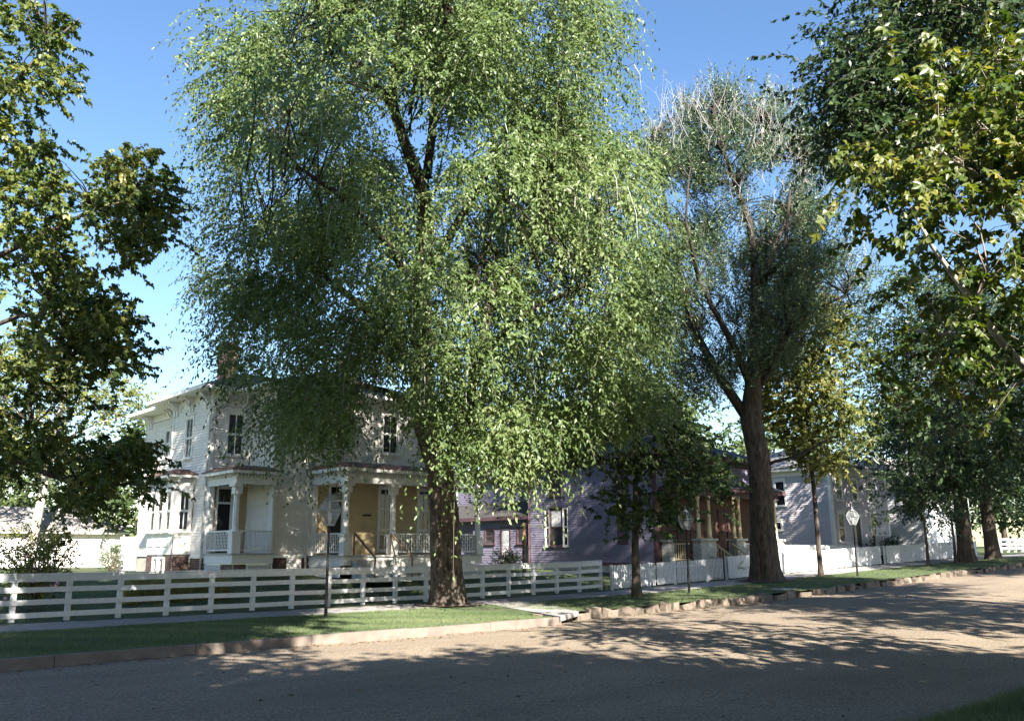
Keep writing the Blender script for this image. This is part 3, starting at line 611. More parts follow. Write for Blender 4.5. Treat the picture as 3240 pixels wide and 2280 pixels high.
# ------------------------------------------------------------------ the mauve house
def gable_or_hip(r, x0, x1, y0, y1, z, rise, m, trim, e=.45):
    ro = hip_roof(r, 'roof', m, x0-e, x1+e, y0-e, y1+e, z+.1, rise); plain(r, 'cornice', trim, (x0-e+.02, x1+e-.02, y0-e+.02, y1+e-.02, z-.02, z+.098), parent=ro); return ro
def mauve_house():
    X, Y0, Y1, X1 = 35.34, 28.0, 37.05, 44.5; z0, zt = 1.1, 6.4; bud = [300]; g = float(gz(36, 32))
    r = thing('mauve_house', (39.5, 32, g), 'mauve clapboard house with dark red trim beyond the picket fence', 'house')
    fS = Frame((X, Y1, 0), '-X'); fF = Frame((X, Y0, 0), '-Y')
    w1 = fbox(r, 'wall', M_PURPLE, fS, (0, Y1-Y0, z0, zt, -.25, -.042)); w2 = fbox(r, 'wall', M_PURPLE, fF, (.26, X1-X, z0, zt-.01, -.25, -.042))
    ow = [(Y1-35.75, Y1-34.0, 1.98, 3.95), (Y1-30.5, Y1-29.75, 1.98, 3.9), (Y1-35.3, Y1-34.5, 4.7, 6.0), (Y1-30.5, Y1-29.75, 4.7, 6.0)]
    siding(w1, fS, Y1-Y0, z0, zt-.25, ow, .125, M_PURPLE, bud)
    of = [(1.4, 2.2, 4.9, 6.0), (3.4, 4.2, 4.9, 6.0), (5.6, 6.4, 4.9, 6.0)]
    siding(w2, fF, X1-X, 4.5, zt-.25, of, .125, M_PURPLE, bud)
    fbox(r, 'porch_wall', M_BROWN, fF, (.0, X1-X, z0+.05, 4.5, -.04, .012))
    for f, wd in ((fS, Y1-Y0), (fF, X1-X)):
        fbox(r, 'frieze_board', M_PURPLED, f, (-.035, wd+.035, zt-.26, zt, -.04, .04)); fbox(r, 'water_table', M_PURPLED, f, (-.04, wd+.05, z0-.14, z0, -.04, .05))
        fbox(r, 'foundation', M_STONE, f, (0, wd, .1, z0-.14, -.2, -.01)); fbox(r, 'corner_board', M_PURPLED, f, (0 if f is fF else -.0, .13, z0, zt-.26, -.03, .043)); fbox(r, 'corner_board', M_PURPLED, f, (wd-.13, wd+.03, z0, zt-.26, -.03, .041))
    wv = [ow[0]]
    # triple window: wide middle sash with narrow side lights
    u0, u1, a, b_ = ow[0]
    window(r, fS, u0+.42, u1-.42, a, b_, cols=1, rows=2, casing=.06, trim=M_PURPLED); window(r, fS, u0+.02, u0+.33, a, b_, cols=1, rows=2, casing=.03, trim=M_TRIM, head=False); window(r, fS, u1-.33, u1-.02, a, b_, cols=1, rows=2, casing=.03, trim=M_TRIM, head=False)
    fbox(r, 'curtain', M_CURTAIN, fS, (u0+.5, u1-.5, a+.95, b_-.06, .003, .008))
    sh = fbox(r, 'window', M_PURPLED, fS, (ow[1][0], ow[1][1], ow[1][2]-.08, ow[1][3]+.1, -.04, .0))
    for k in range(2):
        s0 = ow[1][0]+k*.375; s_ = fbox(sh, 'shutter', M_PURPLED, fS, (s0+.01, s0+.365, ow[1][2], ow[1][3], .0, .03))
    for o_ in ow[2:]: window(r, fS, *o_, cols=2, rows=2, trim=M_PURPLED)
    for o_ in of: window(r, fF, *o_, cols=2, rows=2, trim=M_PURPLED)
    for u in (1.0, 2.9, 5.4): window(r, fF, u, u+.7, 1.7, 3.6, cols=1, rows=2, trim=M_PURPLED)
    dr = fbox(r, 'door', M_BROWN, fF, (4.0, 4.9, 1.15, 3.3, .012, .05)); fbox(dr, 'door_panel', M_GLASS, fF, (4.2, 4.7, 2.2, 3.1, .05, .06))
    gable_or_hip(r, X, X1, Y0, Y1, zt, 2.0, M_ROOF, M_PURPLED)
    # rear ell and lean-to
    xe = 37.4; fE = Frame((xe, 46, 0), '-X'); we = fbox(r, 'wall', M_PURPLE, fE, (0, 46-Y1-.02, z0, 6.1, -.25, -.042)); siding(we, fE, 46-Y1-.02, 4.5, 6.1, [], .125, M_PURPLE, bud); gable_or_hip(r, xe, X1-.5, Y1+.5, 46, 6.1, 1.5, M_ROOF, M_PURPLED, .35)
    xl = 35.6; yl = 42.3; fL = Frame((xl, yl, 0), '-X'); wl = fbox(r, 'wall', M_PURPLE, fL, (0, yl-Y1-.02, .9, 3.55, -.25, -.042))
    def Yp(px, py): return atX(px, py, xl).y
    ol = [(yl-Yp(1537, 1690), yl-Yp(1565, 1690), 2.15, 2.95), (yl-Yp(1588, 1690), yl-Yp(1614, 1690), 1.0, 3.0), (yl-Yp(1639, 1690), yl-Yp(1668, 1690), 2.15, 3.0)]
    siding(wl, fL, yl-Y1-.02, .9, 3.55, ol, .14, M_PURPLE, bud)
    window(r, fL, *ol[0], cols=1, rows=2, trim=M_PURPLED, casing=.08, head=False); window(r, fL, *ol[2], cols=1, rows=2, trim=M_PURPLED, casing=.08, head=False)
    fr_ = fbox(r, 'door_frame', M_PURPLED, fL, (ol[1][0]-.09, ol[1][0], .95, 3.08, -.03, .05), (ol[1][1], ol[1][1]+.09, .95, 3.08, -.03, .05), (ol[1][0], ol[1][1], 3.0, 3.08, -.03, .05))
    d_ = fbox(r, 'door', M_GREY, fL, (ol[1][0], ol[1][1], .98, 3.0, -.03, .0)); fbox(d_, 'door_pane', M_CURTAIN, fL, (ol[1][0]+.1, ol[1][1]-.1, 2.0, 2.85, .0, .012))
    b = MB(); b.hexa([(xl-.3, Y1+.02, 3.6), (xe, Y1+.02, 4.55), (xe, 46.2, 4.55), (xl-.3, 46.2, 3.6), (xl-.3, Y1+.02, 3.7), (xe, Y1+.02, 4.68), (xe, 46.2, 4.68), (xl-.3, 46.2, 3.7)]); b.build('lean_to_roof', M_ROOF, r)
    plain(r, 'fascia', M_PURPLED, (xl-.34, xl-.302, Y1+.02, 46.2, 3.48, 3.69)); plain(r, 'rear_shed', M_PURPLE, (xl+.6, xe-.02, yl, 46, .5, 3.5))
    b = MB(); b.tube([(X-.06, Y1-.02, .8), (X-.06, Y1-.02, 6.2)], [.045]*2, 8); b.build('downpipe', M_PURPLED, r)
    # porch with masonry piers
    px0, px1, py0, fl = 35.95, 44.0, 26.3, 1.15
    plain(r, 'porch_floor', M_BROWN, (px0, px1, py0, Y0-.05, fl-.1, fl)); plain(r, 'porch_skirt', M_PURPLED, (px0+.05, px1, py0+.05, py0+.12, .5, fl-.102), (px0+.05, px0+.12, py0+.12, Y0-.05, .5, fl-.102))
    def pier(x0, x1, y0, y1, zt_):
        p = plain(r, 'pier', M_MORTAR, (x0+.03, x1-.03, y0+.03, y1-.03, .35, zt_)); plain(r, 'pier_cap', M_STONE, (x0-.05, x1+.05, y0-.05, y1+.05, zt_, zt_+.1), parent=p)
        for i in range(int((zt_-.4)/.2)):
            for fr, L in ((Frame((x0, y0, 0), '-Y'), x1-x0), (Frame((x0, y1, 0), '-X'), y1-y0)):
                u = -(i % 2)*.18
                while u < L-.05:
                    a_, e_ = max(0, u)+.01, min(u+.36, L)-.005
                    if e_-a_ > .05: link('stone_block', SBLK, p, fr.P(a_, .4+i*.2, random.uniform(-.012, .004)), (0, 0, fr.rz), (e_-a_, 1, 1))
                    u += .37
    SBLK = MB(); SBLK.box(0, 1, 0, .06, 0, .188); SBLK = SBLK.mesh('stone_block', M_STONE)
    pier(35.62, 36.15, 27.45, 27.9, 2.1); pier(36.4, 37.75, 26.1, 26.6, 2.15); pier(39.45, 40.35, 26.1, 26.6, 2.15); pier(43.2, 44.0, 26.1, 26.6, 2.15)
    for x in (36.6, 37.5, 39.65, 40.15, 43.6):
        b = MB(); b._lathe((x, 26.35, 2.25), [(0, .13), (.08, .13), (.1, .1), (1.9, .08), (1.95, .12), (2.1, .12)], 10); b.build('porch_column', M_YTRIM, r, smooth=True)
    railing(r, (36.1, 27.5, 0), (36.1, 26.6, 0), fl+.1, fl+.85, M_YTRIM, .12, False); railing(r, (40.4, 26.35, 0), (43.2, 26.35, 0), fl+.1, fl+.85, M_TRIM, .12, False)
    for x in (37.85, 39.3):
        b = MB(); b.bar((x, 26.3, fl+.85), (x, 24.95, fl-.05), .07, .07); b.bar((x, 24.98, .3), (x, 24.98, fl), .08, .08)
        for k in range(1, 8): t = k/8; b.bar((x, 26.3-1.33*t, fl-.9*t), (x, 26.3-1.33*t, fl+.85-.9*t), .03, .03)
        b.build('stair_railing', M_YTRIM, r)
    for i in range(4): plain(r, 'step', M_BROWN, (37.95, 39.2, 26.3-.3*(i+1), 26.3-.3*i+.01, .2, fl-.2*(i+1)))
    pr = plain(r, 'porch_roof', M_PURPLED, (px0, px1, py0, py0+.25, 4.32, 4.6), (px0, px0+.25, py0+.25, Y0-.05, 4.32, 4.6), (px0-.3, px1+.3, py0-.3, Y0-.05, 4.6, 4.75)); hip_roof(pr, 'roof_sheet', M_ROOF, px0-.34, px1+.34, py0-.34, Y0-.04, 4.755, .3, inset=.6, t=.03)
mauve_house()

# ------------------------------------------------------------------ pale grey house and the white house beyond it
def grey_house():
    X, Y0, Y1, X1 = 55.0, 29.0, 37.5, 63.0; z0, zt = 1.55, 6.95; bud = [300]
    r = thing('grey_house', (59, 33, float(gz(58, 32))), 'pale grey clapboard house with white corner boards and a front stoop', 'house')
    fS = Frame((X, Y1, 0), '-X'); fF = Frame((X, Y0, 0), '-Y')
    w1 = fbox(r, 'wall', M_GREY, fS, (0, Y1-Y0, z0, zt, -.25, -.042)); w2 = fbox(r, 'wall', M_GREY, fF, (.26, X1-X, z0, zt-.01, -.25, -.042))
    ow = [(Y1-33.05, Y1-32.35, 4.65, 6.3), (Y1-33.2, Y1-32.78, 3.03, 3.55), (Y1-36.5, Y1-35.8, 4.65, 6.3)]; of = [(.7, 1.4, 2.2, 4.0), (2.9, 3.7, 1.9, 4.1), (5.2, 5.9, 2.2, 4.0), (.7, 1.4, 4.9, 6.3), (2.9, 3.6, 4.9, 6.3), (5.2, 5.9, 4.9, 6.3)]
    siding(w1, fS, Y1-Y0, z0, zt-.35, ow, .14, M_GREY, bud); siding(w2, fF, X1-X, z0, zt-.35, of, .14, M_GREY, bud)
    for f, wd, oo in ((fS, Y1-Y0, ow), (fF, X1-X, of)):
        fbox(r, 'frieze_board', M_TRIM, f, (-.035, wd+.035, zt-.36, zt, -.04, .04)); fbox(r, 'foundation', M_STONE, f, (0, wd, .3, z0, -.2, -.01))
        fbox(r, 'corner_board', M_TRIM, f, (wd-.18, wd+.03, z0, zt-.36, -.03, .041)); fbox(r, 'corner_board', M_TRIM, f, (0, .18, z0, zt-.36, -.03, .043))
        for q in oo:
            if q[2] != 1.9: window(r, f, *q, cols=1, rows=2 if q[3]-q[2] > 1 else 1, casing=.12)
    d_ = fbox(r, 'door', M_BROWN, fF, (2.95, 3.65, 1.95, 3.9, -.03, .0)); fbox(r, 'door_frame', M_TRIM, fF, (2.82, 2.95, 1.9, 4.05, -.03, .06), (3.65, 3.78, 1.9, 4.05, -.03, .06), (2.95, 3.65, 3.9, 4.05, -.03, .06))
    gable_or_hip(r, X, X1, Y0, Y1, zt, 1.9, M_ROOFG, M_TRIM, .5)
    plain(r, 'stoop', M_TRIM, (57.0, 59.6, 27.2, 28.95, 1.3, 1.75)); railing(r, (57.0, 27.25, 0), (58.4, 27.25, 0), 1.85, 2.6, M_TRIM, .14, False)
    for i in range(4): plain(r, 'step', M_STONE, (59.6+.3*i, 59.6+.3*(i+1), 27.3, 28.8, .9, 1.75-.17*(i+1)))
    for y in (27.25, 28.85):
        b = MB(); b.bar((59.6, y, 2.6), (61.0, y, 1.85), .07, .07)
        for k in range(1, 10): t = k/10; b.bar((59.6+1.4*t, y, 1.75-.75*t), (59.6+1.4*t, y, 2.6-.75*t), .035, .035)
        b.bar((61.0, y, .9), (61.0, y, 1.95), .09, .09); b.build('stair_railing', M_TRIM, r)
grey_house()
def white_house():
    r = thing('white_house', (72, 32, float(gz(72, 32))), 'white gabled house standing past the pale grey house', 'house')
    x0, x1, y0, y1, z0, z1 = 67.5, 76, 28.3, 36, 1.6, 6.2
    w1 = plain(r, 'wall', M_FENCE, (x0, x1, y0, y1, .8, z1)); f = Frame((x0, y1, 0), '-X'); siding(w1, f, y1-y0, z0, z1, [], .18, M_FENCE, [60])
    window(r, f, 4.2, 4.9, 2.4, 3.9, cols=2, rows=2)
    b = MB(); e = .4; b.add([(x0-e, y0-e, z1), (x1+e, y0-e, z1), (x1+e, y1+e, z1), (x0-e, y1+e, z1), (x0-e, (y0+y1)/2, z1+2.6), (x1+e, (y0+y1)/2, z1+2.6)], [(0, 1, 5, 4), (2, 3, 4, 5), (3, 0, 4), (1, 2, 5), (0, 3, 2, 1)]); b.build('roof', M_ROOFG, r)
white_house()
# low cottage across the back lawn, at the left
def cottage():
    r = thing('low_cottage', (16, 65, .88), 'low cream cottage with grey hip roof across the back lawn', 'house')
    plain(r, 'wall', M_WHITE, (9, 21.6, 62, 67, .5, 3.0)); f = Frame((9, 62, 0), '-Y')
    rf = hip_roof(r, 'roof', M_ROOFG, 8.6, 22.1, 61.5, 67.5, 3.05, 1.5)
    plain(r, 'fascia', M_TRIM, (8.62, 22.08, 61.52, 67.48, 2.95, 3.048), parent=rf)
    plain(r, 'gable_block', M_WHITE, (16.2, 18.9, 64, 67, 3.0, 4.6)); plain(r, 'upper_wall', M_WHITE, (8.5, 12.8, 65, 69, 3.0, 4.7))
    d_ = fbox(r, 'door', M_GREY, f, (6.2, 7.1, .9, 2.8, 0, .04)); window(r, f, 8.3, 9.1, 1.6, 2.6, cols=2, rows=2, casing=.1)
    window(r, f, 3.3, 4.1, 1.6, 2.6, cols=2, rows=2, casing=.1)
cottage()

# ------------------------------------------------------------------ fences
def put_fence_mesh(name, m, *b):
    q = MB()
    for x in b: q.box(*x)
    return q.mesh(name, m)
FY = 25.35; x0 = float(atY(41.8, 1900, FY).x); x_end = float(atY(1900, 1830, FY).x)
r = thing('rail_fence', (x0, FY, 0), 'long white four-rail board fence along the sidewalk', 'fence')
nsp = 17; stp = (x_end-x0)/nsp; PM = put_fence_mesh('post', M_FENCE, (-.06, .06, -.06, .06, -.3, 1.12)); RMd = put_fence_mesh('rail', M_FENCE, (0, 1, -.02, .02, 0, .13)); CPm = put_fence_mesh('cap_rail', M_FENCE, (0, 1, -.09, .08, 0, .035)); TPm = put_fence_mesh('rail', M_FENCE, (0, 1, -.02, .02, 0, .17))
for i in range(-4, nsp+1):
    x = x0+i*stp; z = float(prof(x)); tl = random.uniform(-.012, .012)
    link('post', PM, r, (x, FY, z), (random.uniform(-.01, .01), tl, 0))
    if i < nsp:
        dz = float(prof(x+stp))-z; ay = -math.atan2(dz, stp); j = lambda: random.uniform(-.014, .014)
        for zz in (.09, .40, .71): link('rail', RMd, r, (x+.001, FY-.083, z+zz+j()), (j()*.5, ay+j()*.4, 0), (stp*.998, 1, 1))
        link('rail', TPm, r, (x+.001, FY-.083, z+.975+j()*.5), (j()*.5, ay, 0), (stp*.998, 1, 1)); link('cap_rail', CPm, r, (x+.001, FY-.02, z+1.15+j()*.3), (0, ay, 0), (stp*.998, 1, 1))
def pickets(root, xa, xb, y, h, step, wd, pointed=False, gate=None, rail_m=None):
    n = int((xb-xa)/step); q = MB(); q.box(-wd/2, wd/2, -.01, .01, .04, h); pm = q.mesh('picket', M_FENCE)
    for i in range(n):
        x = xa+step*(i+.5)
        if gate and gate[0] < x < gate[1]: continue
        link('picket', pm, root, (x, y-.035, float(prof(x))+random.uniform(-.01, .015)), (0, random.uniform(-.012, .012), 0))
    x = xa
    while x < xb-.2:
        e = min(x+2.4, xb)
        if not (gate and x < gate[1]-.05 and e > gate[0]+.05):
            for zz in (.22, h-.22):
                b = MB(); b.bar((x, y, float(prof(x))+zz), (e, y, float(prof(e))+zz), .04, .08); b.build('rail', M_FENCE, root)
        b = MB(); z = float(prof(x)); b.box(x-.05, x+.05, y+.02, y+.12, z-.3, z+h+.02); b.build('post', M_FENCE, root)
        x = e
FY2 = 24.75
ga = float(atY(2075, 1830, FY2).x); gb = float(atY(2140, 1830, FY2).x); xs0 = x_end+.1; xs1 = float(atY(2290, 1830, FY2).x)
r = thing('picket_fence', (xs0, FY2, 0), 'white picket fence with spaced pickets in front of the mauve house', 'fence')
pickets(r, xs0, ga, FY2, .98, .105, .06); pickets(r, gb, xs1, FY2, .98, .105, .062)
r = thing('picket_gate', (ga+.02, FY2, float(prof(ga))), 'white picket gate with diagonal brace in the spaced picket fence', 'gate')
n = int((gb-ga-.12)/.09)
for i in range(n):
    x = ga+.08+i*.09; b = MB(); b.box(x-.028, x+.028, FY2-.05, FY2-.03, float(prof(x))+.06, float(prof(x))+.98); b.build('picket', M_FENCE, r)
b = MB(); zg = float(prof(ga)); b.bar((ga+.05, FY2, zg+.2), (gb-.05, FY2, zg+.85), .04, .07); b.build('brace', M_FENCE, r)
for zz in (.2, .82):
    b = MB(); b.bar((ga+.04, FY2+.045, zg+zz), (gb-.04, FY2+.045, zg+zz+.02), .03, .07); b.build('rail', M_FENCE, r)
xs2 = float(atY(2790, 1790, 24.6).x)
r = thing('close_board_fence', (xs1, 24.6, 0), 'low white fence of tightly set boards in front of the pale grey house', 'fence')
pickets(r, xs1+.12, xs2, 24.6, 1.05, .125, .122)
xs3 = float(atY(2960, 1780, 24.4).x)
r = thing('lattice_top_fence', (xs2, 24.4, 0), 'white plank fence in deep shade past the pale grey house', 'fence')
pickets(r, xs2+.2, xs2+14, 24.4, 1.05, .16, .15)
r = thing('tall_board_fence', (44.5, 27.0, .8), 'taller white board fence behind the low one beside the pale grey house', 'fence')
bm = MB(); bm.box(-.095, .095, -.012, .012, 0, 1); bm = bm.mesh('board', M_FENCE)
for i in range(48):
    x = 44.6+i*.2; z = float(gz(x, 27)); link('board', bm, r, (x, 27.0+random.uniform(-.004, .004), z), (0, 0, 0), (1, 1, (1.95-z)*random.uniform(.99, 1.01)))
b = MB(); b.bar((44.5, 27.05, 1.15), (54.1, 27.05, 1.25), .05, .09); b.build('rail', M_FENCE, r); b = MB(); b.bar((44.5, 27.05, 1.7), (54.1, 27.05, 1.72), .05, .09); b.build('rail', M_FENCE, r)
# far rail fence at the corner of the street
r = thing('rail_fence', (82, 27, 1.4), 'short white rail fence far down the street past the big shade trees', 'fence')
for i in range(9):
    x = 78+i*1.6; z = float(prof(x)); b = MB(); b.box(x-.06, x+.06, 26.9, 27.1, z-.2, z+1.15); b.build('post', M_FENCE, r)
for zz in (.2, .55, .9):
    b = MB(); b.box(78, 90.8, 26.86, 26.9, float(prof(84))+zz, float(prof(84))+zz+.16); b.build('rail', M_FENCE, r)
# picket panel on the back lawn, white screen by the rear corner
r = thing('picket_fence', (15.5, 57, .88), 'short white picket panel standing in front of the low cottage', 'fence')
for i in range(16):
    x = 13.3+i*.19; b = MB(); b.hexa([(x-.045, 57, .9), (x+.045, 57, .9), (x+.045, 57.03, .9), (x-.045, 57.03, .9), (x-.045, 57, 2.15), (x+.045, 57, 2.15), (x+.045, 57.03, 2.15), (x-.045, 57.03, 2.15)]); b.build('picket', M_FENCE, r)
for zz in (1.1, 1.9):
    b = MB(); b.box(13.2, 16.25, 57.035, 57.08, zz, zz+.09); b.build('rail', M_FENCE, r)
r = thing('board_screen', (16.9, 46.5, .88), 'white board screen beside the rear corner of the cream house', 'screen')
for i in range(6): plain(r, 'board', M_FENCE, (16.1+i*.22, 16.1+i*.22+.21, 46.5, 46.53, .85, 2.5))
plain(r, 'rail', M_FENCE, (16.1, 17.42, 46.535, 46.58, 2.2, 2.3))

# ------------------------------------------------------------------ street lamps
def glass_mat():
    m = bpy.data.materials.new('lantern_glass'); m.use_nodes = True; n = m.node_tree.nodes; l = m.node_tree.links
    b = n['Principled BSDF']; b.inputs['Base Color'].default_value = (.6, .63, .66, 1); b.inputs['Roughness'].default_value = .15; b.inputs['Specular IOR Level'].default_value = .6
    t = n.new('ShaderNodeBsdfTransparent'); mx = n.new('ShaderNodeMixShader'); mx.inputs[0].default_value = .17; l.new(t.outputs[0], mx.inputs[1]); l.new(b.outputs[0], mx.inputs[2]); l.new(mx.outputs[0], n['Material Output'].inputs[0]); return m
M_LGLASS = glass_mat(); M_LFRAME = mat('lamp_frame_grey', (.24, .245, .25), .45, .1, 8, metal=.3)
def lamp_meshes():
    k = {}
    b = MB(); b._lathe((0, 0, -.3), [(0, .055), (.32, .055), (.36, .045), (.9, .042), (.95, .052), (1.0, .038), (2.5, .030), (2.52, .05), (2.56, .05), (2.6, .03), (2.66, .05), (2.70, .05)], 10); k['post'] = b.mesh('post', M_IRON)
    z0, z1, z2 = 2.42, 2.78, 3.05; c = [(1, 1), (-1, 1), (-1, -1), (1, -1)]
    lo, mi, hi = .10, .215, .09; b = MB()
    def pt(i, r, z): return Vector((c[i % 4][0]*r, c[i % 4][1]*r, z))
    for i in range(4): b.bar(pt(i, lo, z0), pt(i, mi, z1), .022, .022); b.bar(pt(i, mi, z1), pt(i, .17, z1+.15), .02, .02); b.bar(pt(i, .17, z1+.15), pt(i, hi, z2), .02, .02)
    for i in range(4): b.bar(pt(i, mi, z1), pt(i+1, mi, z1), .024, .024); b.bar(pt(i, lo, z0), pt(i+1, lo, z0), .022, .022); b.bar(pt(i, hi, z2), pt(i+1, hi, z2), .022, .022)
    b.box(-.11, .11, -.11, .11, z0-.04, z0-.012); k['lantern_frame'] = b.mesh('lantern_frame', M_LFRAME)
    for j in range(4):
        b = MB(); q = .96
        b.add([pt(j, lo*q, z0+.01), pt(j+1, lo*q, z0+.01), pt(j+1, mi*q, z1-.01), pt(j, mi*q, z1-.01)], [(0, 1, 2, 3)]); b.add([pt(j, mi*q, z1+.012), pt(j+1, mi*q, z1+.012), pt(j+1, .17*q, z1+.15), pt(j, .17*q, z1+.15)], [(0, 1, 2, 3)]); b.add([pt(j, .17*q, z1+.15), pt(j+1, .17*q, z1+.15), pt(j+1, hi*q, z2-.01), pt(j, hi*q, z2-.01)], [(0, 1, 2, 3)])
        k['pane%d' % j] = b.mesh('pane', M_LGLASS)
    b = MB(); b._lathe((0, 0, z2), [(0, .13), (.03, .12), (.06, .05), (.09, .06), (.12, .03), (.15, .035), (.18, .015), (.30, .004)], 10); k['finial'] = b.mesh('finial', M_LFRAME)
    b = MB(); b._lathe((0, 0, z0), [(0, .05), (.1, .05), (.12, .07), (.26, .07), (.3, .03)], 8); k['lamp_bulb'] = b.mesh('lamp_bulb', M_CURTAIN)
    return k
LM = lamp_meshes()
def lamp(x, y, label, s=1.0):
    r = thing('street_lamp', (x, y, float(prof(x))), label, 'street lamp', 'lantern street lamps along the lawn strip')
    for k, me in LM.items(): link('pane' if k.startswith('pane') else k, me, r, WO[r])
    r.scale = (s, s, s)
p = atY(1030, 1960, 20.2); lamp(p.x, 20.2, 'black lantern street lamp on the lawn before the cream house', .98)
p = atY(2180, 1860, 20.5); lamp(p.x, 20.5, 'black lantern street lamp between the slim tree and the big bare-topped tree', .98)
p = atY(2713, 1815, 20.0); lamp(p.x, 20.0, 'black lantern street lamp in front of the pale grey house', .98)
# wooden post in the mauve house's yard
p = atY(1658, 1700, 30.5); g = float(gz(p.x, 30.5)); r = MB(); r.tube([(p.x, 30.5, g-.2), (p.x+.01, 30.5, g+2.4)], [.085, .075], 9); r.build('wooden_post', M_WOOD)
tag(bpy.data.objects['wooden_post'], 'bare round wooden post standing in the mauve house yard', 'post')

# ------------------------------------------------------------------ trees
def hit(px, py, z=0.0): d = ray(px, py); return CP+d*((z-CAM_H)/d.z)
def poly_px(pts, D): return [atD(x, y, D+dd) for x, y, dd in pts]
def axis_fn(pts):
    Z = [p[2] for p in pts]; Xa = [p[0] for p in pts]; Ya = [p[1] for p in pts]
    return lambda z: np.stack([np.interp(z, Z, Xa), np.interp(z, Z, Ya)], -1)
def connect(root, rng, C, axis, m, n, r0, r1, zlow, name='limb', sag=.1, rise=.45):
    """limbs from the trunk axis to some of the clumps"""
    rs = random.Random(int(rng.integers(1e6)))
    for i in rng.choice(len(C), min(n, len(C)), replace=False):
        c = C[i]; zz = max(zlow, c[2]-rise*np.hypot(*(c[:2]-axis(c[2])))-.5); a = axis(zz)
        add_limb(root, limb_path((a[0], a[1], zz), c, sag, 7, rs), r0*rs.uniform(.7, 1.1), r1, m, 6, name)
def branch_mass(root, rng, C, hubs, m, r0=.05, r1=.012, name='branches', maxlen=99, jit=0.0):
    """thin branches from each clump to the nearest hub below"""
    H = np.array(hubs); P0 = []
    for c in C:
        d = np.linalg.norm(H-c, axis=1)+1.5*np.maximum(0, H[:, 2]-c[2]); P0.append(H[np.argmin(d)])
    P0 = np.array(P0)+rng.normal(0, 1, C.shape)*jit; ok = np.linalg.norm(P0-C, axis=1) < maxlen; P0 = P0[ok]; C = C[ok]; poly = []
    bend = rng.normal(0, .18, C.shape)
    for t in (0, .33, .66, 1.0): q = P0*(1-t)+C*t+bend*math.sin(t*math.pi); q[:, 2] += .12*np.linalg.norm(C-P0, axis=1)*math.sin(t*math.pi); poly.append(q)
    twig_tubes(poly, r0, r1, m, name, root)

